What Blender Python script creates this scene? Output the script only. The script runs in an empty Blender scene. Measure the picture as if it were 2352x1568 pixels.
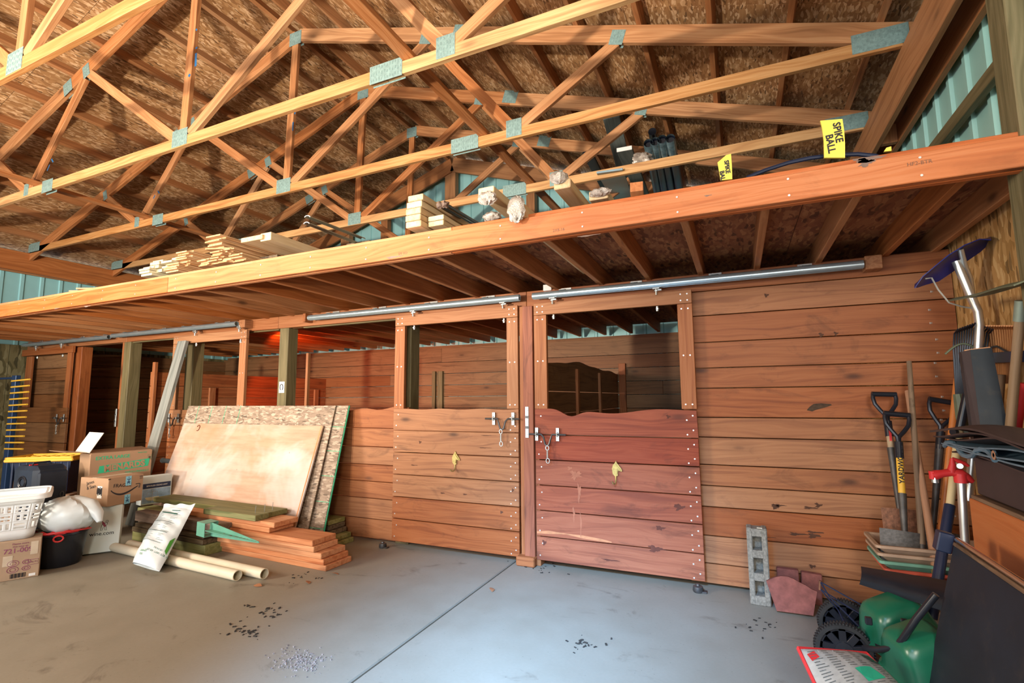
import bpy, bmesh, math, random
from mathutils import Vector, Matrix
random.seed(7)
SC = bpy.context.scene
COL = SC.collection
# ---------------------------------------------------------------- camera
YAW, PIT, ROL, FPX, CAMH = -.4212, .113, -.0079, 1152.6, 1.26
_fw = Vector((math.sin(YAW)*math.cos(PIT), math.cos(YAW)*math.cos(PIT), math.sin(PIT)))
_r = Vector((math.cos(YAW), -math.sin(YAW), 0)); _u = _r.cross(_fw)
_r, _u = math.cos(ROL)*_r+math.sin(ROL)*_u, -math.sin(ROL)*_r+math.cos(ROL)*_u
cam = bpy.data.objects.new('camera', bpy.data.cameras.new('camera')); COL.objects.link(cam)
cam.matrix_world = Matrix(((_r.x,_u.x,-_fw.x,0),(_r.y,_u.y,-_fw.y,0),(_r.z,_u.z,-_fw.z,CAMH),(0,0,0,1)))
cam.data.sensor_fit = 'HORIZONTAL'; cam.data.sensor_width = 36; cam.data.lens = FPX/2352*36
cam.data.clip_start = .02; cam.data.clip_end = 200
SC.camera = cam
CP = Vector((0,0,CAMH))
def _ray(x,y): return _fw+(x-1176)/FPX*_r-(y-784)/FPX*_u
def onY(x,y,Y): d=_ray(x,y); return CP+d*(Y/d.y)      # surveyed point of the photograph on a plane of the room
def onX(x,y,X): d=_ray(x,y); return CP+d*(X/d.x)
def onZ(x,y,Z): d=_ray(x,y); return CP+d*((Z-CAMH)/d.z)
# ---------------------------------------------------------------- view, world, lights
SC.view_settings.view_transform = 'Standard'; SC.view_settings.look = 'None'
SC.view_settings.gamma = 1; SC.view_settings.use_curve_mapping = False
SC.view_settings.exposure = 0.55
w = bpy.data.worlds.new('daylight'); SC.world = w; w.use_nodes = True
nt = w.node_tree; nt.nodes.clear()
wo = nt.nodes.new('ShaderNodeOutputWorld'); wb = nt.nodes.new('ShaderNodeBackground')
wb.inputs[0].default_value = (.80,.88,1,1); wb.inputs[1].default_value = 1.1
nt.links.new(wb.outputs[0], wo.inputs[0])
def lamp(name, kind, loc, target, energy, color, size=1, size_y=None, **kw):
    l = bpy.data.lights.new(name, kind); o = bpy.data.objects.new(name, l); COL.objects.link(o)
    l.energy = energy; l.color = color
    if kind == 'AREA':
        l.size = size
        if size_y: l.shape = 'RECTANGLE'; l.size_y = size_y
    elif kind != 'SUN': l.shadow_soft_size = size
    for k, v in kw.items(): setattr(l, k, v)
    o.location = loc; o.rotation_euler = (Vector(target)-Vector(loc)).to_track_quat('-Z','Y').to_euler()
    return o
# daylight through the open left bay door behind the camera, and through the wide front opening
lamp('bay_door_daylight', 'AREA', (-6.2,-1.2,2.3), (-1.2,4.2,1.4), 200, (1,.85,.68), 1.1)
lamp('front_opening_daylight', 'AREA', (-2.5,-5.5,1.9), (-2.5,4,1.9), 260, (.90,.94,1), 9, 3.2)
lamp('right_fill_lamp', 'AREA', (1.0,-2.4,2.6), (-2,5,3.0), 110, (1,.90,.74), 1.0)  # warm fill lamp added behind the camera to even out the right side
lamp('photo_strobe', 'SPOT', (-2.6,-3.2,1.3), (-4.6,4.0,5.3), 1900, (1,.86,.70), .12, spot_size=1.40, spot_blend=.5)
lamp('sky_patch_daylight', 'AREA', (-.9,-1.2,3.1), (-1.05,2.35,0), 42, (.30,.58,1), .7, .7, spread=.62)
lamp('stall_heat_lamp', 'SPOT', (-5.55,4.6,1.95), (-5.0,6.8,1.1), 90, (1,.16,.04), .04, spot_size=2.5, spot_blend=.15)
# ---------------------------------------------------------------- mesh helper
class MB:
    def __init__(s): s.v=[]; s.f=[]; s.g=[]; s.t=[]; s.smooth=[]
    def add(s, verts, faces, g=None, tint=None, smooth=False):
        b=len(s.v); tint = random.random() if tint is None else tint
        s.v += [Vector(v) for v in verts]; s.f += [[i+b for i in f] for f in faces]
        o = Vector((random.uniform(0,40),random.uniform(0,40),random.uniform(0,40))) if g is None else Vector((0,0,0))
        s.g += [Vector(x)+o for x in (g if g is not None else verts)]
        s.t += [tint]*len(verts); s.smooth += [smooth]*len(faces); return s
    def box(s, c, size, R=None, bev=0, tint=None, grain=None, warp=None):
        c=Vector(c); h=[x/2 for x in size]; R=R or Matrix.Identity(3)
        if grain is None: grain = max(range(3), key=lambda i:size[i])
        others=[i for i in range(3) if i!=grain]; others.sort(key=lambda i:-size[i]); order=[grain]+others
        vs=[]; fs=[]; idx={}
        b=min(bev, min(h)*.9)
        for sx in(-1,1):
            for sy in(-1,1):
                for sz in(-1,1):
                    for a in range(3 if b>0 else 1):
                        p=[sx*h[0],sy*h[1],sz*h[2]]
                        if b>0:
                            for k in range(3):
                                if k!=a: p[k]-=(sx,sy,sz)[k]*b
                        idx[(sx,sy,sz,a)]=len(vs); vs.append(p)
                    if b==0:
                        for a in(1,2): idx[(sx,sy,sz,a)]=idx[(sx,sy,sz,0)]
        for a in range(3):
            o1,o2=[k for k in range(3) if k!=a]
            for sg in(-1,1):
                loop=[]
                for p,q in((-1,-1),(1,-1),(1,1),(-1,1)):
                    k=[0,0,0]; k[a]=sg; k[o1]=p; k[o2]=q; loop.append(idx[(*k,a)])
                fs.append(loop)
        if b>0:
            for a in range(3):
                o1,o2=[k for k in range(3) if k!=a]
                for p in(-1,1):
                    for q in(-1,1):
                        k=[0,0,0]; k[o1]=p; k[o2]=q; k2=list(k); k[a]=-1; k2[a]=1
                        fs.append([idx[(*k,o1)],idx[(*k2,o1)],idx[(*k2,o2)],idx[(*k,o2)]])
            for sx in(-1,1):
                for sy in(-1,1):
                    for sz in(-1,1): fs.append([idx[(sx,sy,sz,a)] for a in range(3)])
        off=Vector((random.uniform(0,40),random.uniform(0,40),random.uniform(0,40)))
        g=[Vector([p[k] for k in order])+off for p in vs]
        if warp: vs=[warp(Vector(p)) for p in vs]
        return s.add([c+R@Vector(p) for p in vs], fs, g, tint)
    def beam(s, p0, p1, w, h, up=(0,0,1), bev=.002, tint=None):
        p0=Vector(p0);p1=Vector(p1);x=(p1-p0).normalized();y=Vector(up).cross(x)
        if y.length<1e-4: y=Vector((0,1,0)).cross(x)
        y.normalize();z=x.cross(y)
        R=Matrix((x,y,z)).transposed()
        return s.box((p0+p1)/2,((p1-p0).length,w,h),R,bev,tint,grain=0)
    def tube(s, pts, r, n=10, caps=True, closed=False, tint=None, flat=1.0):
        pts=[Vector(p) for p in pts]; m=len(pts); rs=r if isinstance(r,(list,tuple)) else [r]*m
        vs=[];g=[];fs=[];L=0; prev=None
        for i,p in enumerate(pts):
            if closed: t=(pts[(i+1)%m]-pts[i-1]).normalized()
            else: t=((pts[min(i+1,m-1)]-pts[max(i-1,0)])).normalized()
            if prev is None:
                a=Vector((0,0,1)) if abs(t.z)<.9 else Vector((1,0,0)); nrm=(a-t*a.dot(t)).normalized()
            else: nrm=(prev-t*prev.dot(t)).normalized()
            prev=nrm; bn=t.cross(nrm)
            if i: L+=(p-pts[i-1]).length
            for k in range(n):
                a=2*math.pi*k/n; vs.append(p+nrm*math.cos(a)*rs[i]+bn*math.sin(a)*rs[i]*flat); g.append((L,math.cos(a)*rs[i],math.sin(a)*rs[i]))
        for i in range(m if closed else m-1):
            for k in range(n):
                a=i*n+k;b=i*n+(k+1)%n;c=((i+1)%m)*n+(k+1)%n;d=((i+1)%m)*n+k; fs.append([a,b,c,d])
        if caps and not closed: fs.append(list(range(n))[::-1]); fs.append([(m-1)*n+k for k in range(n)])
        off=Vector((random.uniform(0,40),random.uniform(0,40),0)); g=[Vector(x)+off for x in g]
        s.add(vs,fs,g,tint,smooth=True); return s
    def cyl(s, p0, p1, r, r2=None, n=16, caps=True, tint=None): return s.tube([p0,p1],[r,r if r2 is None else r2],n,caps,tint=tint)
    def lathe(s, prof, c=(0,0,0), R=None, n=24, tint=None, sx=1, sy=1):
        c=Vector(c);R=R or Matrix.Identity(3);vs=[];fs=[];m=len(prof)
        for r,z in prof:
            for k in range(n): a=2*math.pi*k/n; vs.append(c+R@Vector((r*math.cos(a)*sx,r*math.sin(a)*sy,z)))
        for i in range(m-1):
            for k in range(n): fs.append([i*n+k,i*n+(k+1)%n,(i+1)*n+(k+1)%n,(i+1)*n+k])
        if prof[0][0]>1e-5: fs.append(list(range(n))[::-1])
        if prof[-1][0]>1e-5: fs.append([(m-1)*n+k for k in range(n)])
        return s.add(vs,fs,None,tint,smooth=True)
    def prism(s, poly, d, c=(0,0,0), R=None, tint=None, smooth=False):   # polygon in local xy, extruded d along local z
        c=Vector(c);R=R or Matrix.Identity(3);n=len(poly)
        lo=[Vector((x,y,0)) for x,y in poly];hi=[Vector((x,y,d)) for x,y in poly]
        fs=[list(range(n))[::-1],[n+k for k in range(n)]]+[[k,(k+1)%n,n+(k+1)%n,n+k] for k in range(n)]
        off=Vector((random.uniform(0,40),random.uniform(0,40),0))
        return s.add([c+R@p for p in lo+hi],fs,[p+off for p in lo+hi],tint,smooth)
    def sheet(s, fn, nu, nv, th=0, wrap=False, tint=None):   # fn(u,v)->point, u,v in 0..1
        vs=[];g=[];fs=[]
        for i in range(nu+1):
            for j in range(nv+1): vs.append(Vector(fn(i/nu,j/nv))); g.append((i/nu,j/nv,0))
        W=nv+1
        for i in range(nu):
            for j in range(nv): fs.append([i*W+j,(i+1)*W+j,(i+1)*W+j+1,i*W+j+1])
        if th:
            nr=[Vector((0,0,0)) for _ in vs]
            for f in fs:
                q=(vs[f[1]]-vs[f[0]]).cross(vs[f[3]]-vs[f[0]])
                for i in f: nr[i]+=q
            N=len(vs); vs=vs+[v-n.normalized()*th for v,n in zip(vs,nr)]; g=g+g
            fs=fs+[[i+N for i in f[::-1]] for f in fs]
            for i in range(nu):
                for j in(0,nv): a,b=i*W+j,(i+1)*W+j; fs.append([a,b,b+N,a+N] if j==nv else [b,a,a+N,b+N])
            for j in range(nv):
                for i in(0,nu): a,b=i*W+j,i*W+j+1; fs.append([b,a,a+N,b+N] if i==nu else [a,b,b+N,a+N])
        return s.add(vs,fs,g,tint,smooth=True)
    def text(s, body, size, c, R, depth=.0004, align='CENTER', bold=0, sx=1):
        cu=bpy.data.curves.new('lettering','FONT'); cu.body=body; cu.size=size; cu.align_x=align; cu.align_y='CENTER'; cu.extrude=depth; cu.offset=bold; cu.resolution_u=3
        o=bpy.data.objects.new('lettering',cu); COL.objects.link(o); bpy.context.view_layer.update()
        me=bpy.data.meshes.new_from_object(o.evaluated_get(bpy.context.evaluated_depsgraph_get()))
        c=Vector(c); s.add([c+R@Vector((v.co.x*sx,v.co.y,v.co.z)) for v in me.vertices],[list(p.vertices) for p in me.polygons],None,.5)
        bpy.data.objects.remove(o); bpy.data.meshes.remove(me); bpy.data.curves.remove(cu); return s
    def build(s, name, mat, parent=None, label=None, world=True, **kw):
        me=bpy.data.meshes.new(name); o=bpy.data.objects.new(name,me); COL.objects.link(o)
        if parent is not None: o.parent=parent
        base=Vector((0,0,0))
        if world: 
            inv=(MW[parent.name] if parent is not None else Matrix.Identity(4)).inverted()
            vs=[inv@v for v in s.v]
        else: vs=s.v
        if parent is None and world and vs:
            lo=Vector([min(v[k] for v in vs) for k in range(3)]); hi=Vector([max(v[k] for v in vs) for k in range(3)])
            base=Vector(((lo.x+hi.x)/2,(lo.y+hi.y)/2,lo.z)); o.location=base
            vs=[v-base for v in vs]
        MW[o.name]=(MW[parent.name] if parent is not None else Matrix.Identity(4))@Matrix.Translation(base)
        me.from_pydata(vs,[],s.f); me.update()
        ok = len(me.polygons)==len(s.smooth)
        a=me.attributes.new('g','FLOAT_VECTOR','POINT'); a.data.foreach_set('vector',[x for g in s.g for x in g])
        a=me.attributes.new('tint','FLOAT','POINT'); a.data.foreach_set('value',s.t)
        if ok: me.polygons.foreach_set('use_smooth',s.smooth)
        bm=bmesh.new(); bm.from_mesh(me); bmesh.ops.recalc_face_normals(bm,faces=bm.faces)
        for e in bm.edges:
            if len(e.link_faces)==2 and e.calc_face_angle(0)>.7: e.smooth=False
        bm.to_mesh(me); bm.free()
        me.materials.append(mat)
        if label: o['label']=label
        for k,v in kw.items(): o[k]=v
        return o
MW={}
def empty(name, loc, label, cat, group=None, rotz=0, M=None, **kw):
    o=bpy.data.objects.new(name,None); COL.objects.link(o); o.empty_display_size=.1
    Mx = M if M is not None else Matrix.Translation(Vector(loc))@Matrix.Rotation(rotz,4,'Z')
    o.matrix_world=Mx; MW[o.name]=Mx
    o['label']=label; o['category']=cat
    if group: o['group']=group
    for k,v in kw.items(): o[k]=v
    return o
def copy_tree(o, M=None, parent=None, label=None):
    c=o.copy(); COL.objects.link(c)
    if parent is not None: c.parent=parent
    if M is not None: c.matrix_world=M
    if label: c['label']=label
    for ch in list(o.children): copy_tree(ch,parent=c)
    return c
def tag(o,label,cat,group=None):
    o['label']=label; o['category']=cat
    if group: o['group']=group
    return o
def Rz(a): return Matrix.Rotation(a,3,'Z')
def Rx(a): return Matrix.Rotation(a,3,'X')
def Ry(a): return Matrix.Rotation(a,3,'Y')
def frame(x,up):     # rotation with local x along x and local z near up
    x=Vector(x).normalized(); y=Vector(up).cross(x).normalized(); return Matrix((x,y,x.cross(y))).transposed()
ORD=['first','second','third','fourth','fifth','sixth','seventh','eighth','ninth','tenth','eleventh','twelfth','thirteenth','fourteenth','fifteenth','sixteenth','seventeenth','eighteenth','nineteenth','twentieth']
def nth(i): return ORD[i] if i<20 else ('twenty-'+ORD[i-20] if i<29 else ('thirtieth' if i==29 else 'thirty-'+ORD[i-30]))
# ---------------------------------------------------------------- materials
def mat(name, rough=.6, metal=0, color=(.5,.5,.5), spec=.4):
    m=bpy.data.materials.new(name); m.use_nodes=True; n=m.node_tree.nodes; b=n['Principled BSDF']
    b.inputs['Base Color'].default_value=(*color,1); b.inputs['Roughness'].default_value=rough; b.inputs['Metallic'].default_value=metal
    b.inputs['Specular IOR Level'].default_value=spec
    return m
class N:
    def __init__(s,m): s.m=m; s.t=m.node_tree; s.b=s.t.nodes['Principled BSDF']
    def n(s,typ,**kw):
        x=s.t.nodes.new(typ)
        for k,v in kw.items():
            if k.startswith('i_'):
                key=k[2:]; key=int(key) if key.isdigit() else key.replace('_',' ')
                inp=x.inputs[key]
                if hasattr(v,'links') or isinstance(v,bpy.types.NodeSocket): s.t.links.new(v,inp)
                else: inp.default_value=v
            else: setattr(x,k,v)
        return x
    def attr(s,name,out='Vector'): return s.n('ShaderNodeAttribute',attribute_name=name).outputs[out]
    def mapv(s,vec,scale,loc=(0,0,0),rot=(0,0,0)): return s.n('ShaderNodeMapping',i_Vector=vec,i_Scale=scale,i_Location=loc,i_Rotation=rot).outputs[0]
    def noise(s,vec,scale=5,detail=3,rough=.5,dist=0,out=0): return s.n('ShaderNodeTexNoise',i_Vector=vec,i_Scale=scale,i_Detail=detail,i_Roughness=rough,i_Distortion=dist).outputs[out]
    def vor(s,vec,scale=5,feature='F1',out='Distance',rand=1): return s.n('ShaderNodeTexVoronoi',feature=feature,i_Vector=vec,i_Scale=scale,i_Randomness=rand).outputs[out]
    def ramp(s,fac,stops,interp='LINEAR'):
        x=s.n('ShaderNodeValToRGB',i_Fac=fac); cr=x.color_ramp; cr.interpolation=interp
        while len(cr.elements)<len(stops): cr.elements.new(.5)
        for e,(p,c) in zip(cr.elements,stops): e.position=p; e.color=(*c,1) if len(c)==3 else c
        return x.outputs[0]
    def mix(s,fac,a,b,mode='MIX'):
        x=s.n('ShaderNodeMix',data_type='RGBA',blend_type=mode)
        for key,v in((0,fac),(6,a),(7,b)):
            if isinstance(v,bpy.types.NodeSocket): s.t.links.new(v,x.inputs[key])
            elif key==0: x.inputs[0].default_value=v
            else: x.inputs[key].default_value=(*v,1)
        return x.outputs[2]
    def math(s,op,a,b=0,c=0): return s.n('ShaderNodeMath',operation=op,i_0=a,i_1=b,i_2=c).outputs[0]
    def vmath(s,op,a,b): return s.n('ShaderNodeVectorMath',operation=op,i_0=a,i_1=b).outputs[0]
    def rng(s,v,a,b,c,d): return s.n('ShaderNodeMapRange',i_Value=v,i_1=a,i_2=b,i_3=c,i_4=d).outputs[0]
    def bump(s,h,strength=.3,dist=.01):
        x=s.n('ShaderNodeBump',i_Height=h,i_Strength=strength,i_Distance=dist); s.t.links.new(x.outputs[0],s.b.inputs['Normal'])
    def col(s,c): s.t.links.new(c,s.b.inputs['Base Color']); return s.m
    def rough(s,c): s.t.links.new(c,s.b.inputs['Roughness'])
def sc(c,k): return tuple(min(1,x*k) for x in c)
def wood(name, lo, mid, hi, knots=1.0, rings=1.0, rough=.62, stain=0, green=0):
    m=mat(name,rough); N_=N(m); g=N_.attr('g'); t=N_.attr('tint','Fac')
    wv=N_.noise(N_.mapv(g,(.9,5,5)),1.2,2,.5)
    gw=N_.vmath('ADD',N_.mapv(g,(1,1,1)),N_.n('ShaderNodeCombineXYZ',i_1=N_.math('MULTIPLY',N_.math('SUBTRACT',wv,.5),.16),i_2=0.).outputs[0])
    ring=N_.noise(N_.mapv(gw,(.55,19*rings,19*rings)),2.0,2,.55)
    fine=N_.noise(N_.mapv(g,(4,120,120)),1.5,3,.6)
    c=N_.ramp(ring,[(.30,lo),(.47,mid),(.56,hi),(.63,mid),(.75,lo)])
    c=N_.mix(N_.math('MULTIPLY',fine,.35),c,sc(lo,.75))
    big=N_.noise(g,.9,2); c=N_.mix(N_.rng(big,.35,.7,0,.35),c,lo)
    if knots:
        kc=N_.mapv(g,(1.6,4.2,4.2)); d=N_.vor(kc,1.15*knots)
        k=N_.rng(d,.03,.10,.8,0); halo=N_.rng(d,.06,.26,.35,0)
        c=N_.mix(halo,c,sc(lo,.6)); c=N_.mix(k,c,sc(lo,.25))
    if stain:
        st=N_.noise(N_.mapv(g,(1.3,3,3)),2.3,5,.65,1.2); c=N_.mix(N_.rng(st,.56,.70,0,stain),c,sc(lo,.22))
    if green:
        st=N_.noise(N_.mapv(g,(1,2,2)),1.7,4,.6); c=N_.mix(N_.rng(st,.4,.65,0,green),c,(.20,.24,.06))
    hs=N_.n('ShaderNodeHueSaturation',i_Color=c,i_Hue=N_.rng(t,0,1,.493,.507),i_Saturation=N_.rng(t,0,1,1.08,.92),i_Value=N_.rng(t,0,1,.89,1.07))
    N_.bump(fine,.25,.003)
    return N_.col(hs.outputs[0])
def osb(name, cols, dark=.35, s=1.0, axis='z'):
    m=mat(name,.7); N_=N(m); g=N_.attr('g')
    wob=N_.n('ShaderNodeTexNoise',i_Vector=g,i_Scale=9.*s,i_Detail=2.).outputs[1]
    gg=N_.vmath('ADD',g,N_.vmath('MULTIPLY',N_.vmath('SUBTRACT',wob,(.5,.5,.5)),(.05/s,.05/s,0)))
    v1=N_.vor(N_.mapv(gg,(9*s,34*s,9),rot=(0,0,.25)),1,out='Color'); v2=N_.vor(N_.mapv(gg,(13*s,40*s,9),rot=(0,0,-.5)),1,out='Color')
    v3=N_.vor(N_.mapv(gg,(16*s,60*s,9),rot=(0,0,.9)),1,out='Color')
    a=N_.n('ShaderNodeSeparateColor',i_0=v1).outputs; b=N_.n('ShaderNodeSeparateColor',i_0=v2).outputs; d=N_.n('ShaderNodeSeparateColor',i_0=v3).outputs
    c=N_.ramp(a[0],[(0,cols[0]),(.45,cols[1]),(.8,cols[2]),(1,cols[3])])
    c2=N_.ramp(b[0],[(0,cols[0]),(.5,cols[1]),(.85,cols[2]),(1,cols[3])])
    c=N_.mix(N_.rng(b[1],.45,.5,0,1),c,c2)
    c=N_.mix(N_.rng(d[1],.84,.87,0,.85),c,cols[3])
    c=N_.mix(N_.rng(d[2],.93,.95,0,.8),c,sc(cols[0],dark))
    big=N_.noise(g,.8,3); c=N_.mix(N_.rng(big,.35,.7,0,.3),c,sc(cols[0],.8))
    N_.bump(a[0],.2,.002)
    return N_.col(c)
def plain(name,color,rough=.5,metal=0,var=.12,scale=6,spec=.4,bump=0,dirt=0):
    m=mat(name,rough,metal,color,spec); N_=N(m); g=N_.attr('g')
    n=N_.noise(g,scale,4,.6); c=N_.mix(N_.rng(n,.3,.7,0,1),sc(color,1-var),sc(color,1+var))
    if dirt: c=N_.mix(N_.rng(N_.noise(g,scale*2.3,5,.7),.55,.72,0,dirt),c,(.10,.075,.05))
    if bump: N_.bump(n,bump,.004)
    return N_.col(c)
M_={}
M_['truss']=wood('truss pine',(.30,.12,.042),(.46,.20,.075),(.56,.28,.12),knots=.7,rings=.8)
M_['chord']=wood('chord pine',(.36,.17,.06),(.52,.28,.105),(.62,.37,.16),knots=.6,rings=.8)
M_['purlin']=wood('purlin spruce',(.27,.115,.045),(.40,.18,.07),(.46,.22,.09),knots=.9)
M_['joist']=wood('joist fir',(.30,.11,.035),(.44,.17,.055),(.52,.22,.08),knots=.8)
M_['rim']=wood('rim beam fir',(.46,.14,.045),(.62,.215,.075),(.68,.27,.11),knots=.7,stain=.25)
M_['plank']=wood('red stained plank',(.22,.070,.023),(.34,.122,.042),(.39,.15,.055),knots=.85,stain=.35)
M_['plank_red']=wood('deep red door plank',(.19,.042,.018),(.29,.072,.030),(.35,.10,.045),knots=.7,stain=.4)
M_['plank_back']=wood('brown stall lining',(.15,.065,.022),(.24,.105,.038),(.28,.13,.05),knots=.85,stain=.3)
M_['doorframe']=wood('door frame fir',(.25,.085,.03),(.36,.14,.05),(.42,.18,.075),knots=.5,rings=1.3)
M_['treated']=wood('treated post',(.09,.07,.028),(.17,.135,.058),(.22,.17,.08),knots=.6,rings=.7)
M_['graywood']=wood('weathered board',(.14,.15,.13),(.24,.25,.23),(.32,.32,.29),knots=.3,rings=.7)
M_['galv']=plain('galvanised steel',(.24,.37,.36),.40,.35,.22,40)
M_['track']=plain('round steel track',(.50,.62,.68),.28,.75,.08,12)
M_['screw']=plain('bright screw heads',(.62,.62,.60),.35,.6,.1,30)
M_['iron']=plain('dark hardware iron',(.10,.10,.10),.4,.7,.2,40)
M_['zinc']=plain('zinc hardware',(.50,.52,.50),.32,.8,.15,40)
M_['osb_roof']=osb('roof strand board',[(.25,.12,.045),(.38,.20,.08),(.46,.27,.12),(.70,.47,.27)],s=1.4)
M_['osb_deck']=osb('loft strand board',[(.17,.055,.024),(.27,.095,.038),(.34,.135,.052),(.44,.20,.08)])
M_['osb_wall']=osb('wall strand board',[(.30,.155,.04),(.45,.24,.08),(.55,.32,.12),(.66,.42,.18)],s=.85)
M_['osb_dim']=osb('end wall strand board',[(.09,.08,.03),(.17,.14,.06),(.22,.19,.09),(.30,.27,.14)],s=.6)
M_['teal']=plain('teal ribbed siding',(.30,.58,.60),.45,.1,.08,1.5)
M_['teal_r']=plain('pale green ribbed siding',(.36,.64,.58),.45,.1,.08,1.5)
M_['track_rub']=plain('black rubber',(.02,.02,.02),.7,0,.3,20)
def concrete():
    m=mat('concrete floor',.55,spec=.35); N_=N(m); g=N_.attr('g')
    a=N_.noise(g,.55,4,.6); b=N_.noise(g,4,6,.65); c3=N_.noise(N_.mapv(g,(1,1,1),rot=(0,0,.6)),60,3,.6)
    c=N_.ramp(a,[(.3,(.185,.17,.13)),(.5,(.24,.222,.175)),(.7,(.29,.272,.22))])
    c=N_.mix(N_.rng(b,.3,.75,0,.4),c,(.30,.27,.22)); c=N_.mix(N_.math('MULTIPLY',c3,.25),c,(.12,.10,.075))
    st=N_.noise(N_.mapv(g,(1,1.6,1),rot=(0,0,.5)),1.9,6,.7,1.5); c=N_.mix(N_.rng(st,.60,.72,0,.55),c,(.07,.055,.04))
    st2=N_.vor(N_.vmath('ADD',g,N_.vmath('MULTIPLY',N_.noise(g,9,4,.7,0,1),(.12,.12,0))),1.3); c=N_.mix(N_.rng(st2,.05,.10,.8,0),c,(.035,.03,.025))
    sp=N_.vor(g,26); c=N_.mix(N_.rng(sp,.04,.07,.6,0),c,(.05,.04,.03))
    N_.bump(b,.15,.004); N_.rough(N_.rng(b,.3,.7,.42,.68))
    return N_.col(c)
M_['concrete']=concrete()
# ================================================================ SETTING
XL,XR,XC = -9.3,1.04,-4.13          # inner faces of the side posts, ridge line
YW, YB = 3.75, 6.85                 # stall front wall, back wall
def st(o,label=None):
    o['kind']='structure'
    if label: o['label']=label
    return o
def roofz(x): return 5.24+(.345 if x<XC else -.323)*(x-XC)
m=MB()
for x0,x1 in((-9.6,-1.663),(-1.651,1.3)): m.box(((x0+x1)/2,.4,-.06),(x1-x0,13.2,.12),bev=.006,grain=0)
m.g=[Vector((v.x,v.y,0)) for v in m.v]
m.box((-4,.4,-.10),(12,13.3,.05),grain=0)
st(m.build('floor',M_['concrete']),'grey-brown stained concrete floor with one saw-cut joint')
# roof sheathing
for nm,x0,x1,lb in(('ceiling_left',-9.8,XC,'strand board roof underside of the long left slope'),('ceiling_right',XC,1.6,'darker strand board roof underside right of the ridge')):
    m=MB(); p0=Vector((x0,0,roofz(x0-.001 if x0<XC else x0+.001)+.093)); sl=.345 if x0<XC else -.323
    p1=Vector((x1,0,roofz(x0+.001)+.093+sl*(x1-x0))); p0.z=roofz(x0+.001)+.093
    L=(p1-p0).length; n=Vector((-(p1-p0).z,0,(p1-p0).x)).normalized()
    R=frame(p1-p0,(0,0,1)); k=0
    yy=-6.2; row=0
    while yy<7.3:                                   # staggered sheets with fine seams
        xx=-(0 if row%2 else 1.22)
        while xx<L:
            a,b=max(0,xx),min(L,xx+2.44)
            if b>a: 
                m.box(p0+(p1-p0).normalized()*((a+b)/2)+Vector((0,yy+.61,0))+n*.006,(b-a-.004,1.216,.012),R,grain=1)
            xx+=2.44
        yy+=1.22; row+=1
    m.box((p0+p1)/2+Vector((0,.5,0))+n*.02,(L,13.8,.012),R)
    st(m.build(nm,M_['osb_roof']),lb)
def ribbed(name,mat_,org,du,W,H0,H1,lb,pitch=.23,nrm=(0,1,0)):
    # vertical ribbed sheet: du = horizontal unit direction, H0/H1 functions of distance
    m=MB(); du=Vector(du); nv=Vector(nrm); u=0; prof=[(0,0),(.07,0),(.08,.0),(.15,0),(.155,0),(.165,.018),(.20,.018),(.21,0),(pitch,0)]
    pts=[]
    while u<W:
        for a,b in prof[:-1]: pts.append((u+a,b))
        u+=pitch
    vs=[];fs=[]
    for a,b in pts:
        p=Vector(org)+du*a-nv*b; vs.append(p+Vector((0,0,H0(a)))); vs.append(p+Vector((0,0,H1(a))))
    for i in range(len(pts)-1): fs.append([2*i,2*i+2,2*i+3,2*i+1])
    m.add(vs,fs); o=m.build(name,mat_); st(o,lb)
    md=o.modifiers.new('thickness','SOLIDIFY'); md.thickness=.002
    return o
ribbed('wall_back',M_['teal'],(-9.6,7.05,0),(1,0,0),11.0,lambda a:0,lambda a:roofz(-9.6+a)+.05,'teal ribbed metal gable wall above the loft')
ribbed('wall_left_siding',M_['teal'],(-9.5,-6.2,0),(0,1,0),13.3,lambda a:0,lambda a:roofz(-9.5)+.05,'teal ribbed metal siding above the left end of the loft',nrm=(-1,0,0))
ribbed('wall_right_siding',M_['teal_r'],(1.26,-6.2,0),(0,1,0),13.3,lambda a:0,lambda a:roofz(1.26)+.05,'pale green ribbed metal siding high at the right',pitch=.115 if 0 else .23,nrm=(1,0,0))
m=MB()
for i in range(11): m.box((1.212,-6.2+1.22*i+.61,1.13),(.02,1.215,2.26),grain=2,bev=.001)
m.g=[Vector((v.y,v.z,0)) for v in m.v]
m.g=[Vector((g.y,g.x,0)) for g in m.g]
st(m.build('wall_right',M_['osb_wall']),'golden strand board lining of the right side wall')
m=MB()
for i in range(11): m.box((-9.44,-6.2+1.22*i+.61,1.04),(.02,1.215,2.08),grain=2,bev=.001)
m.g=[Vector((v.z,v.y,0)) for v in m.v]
st(m.build('wall_left',M_['osb_dim']),'dark strand board end wall at the far left')
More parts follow.
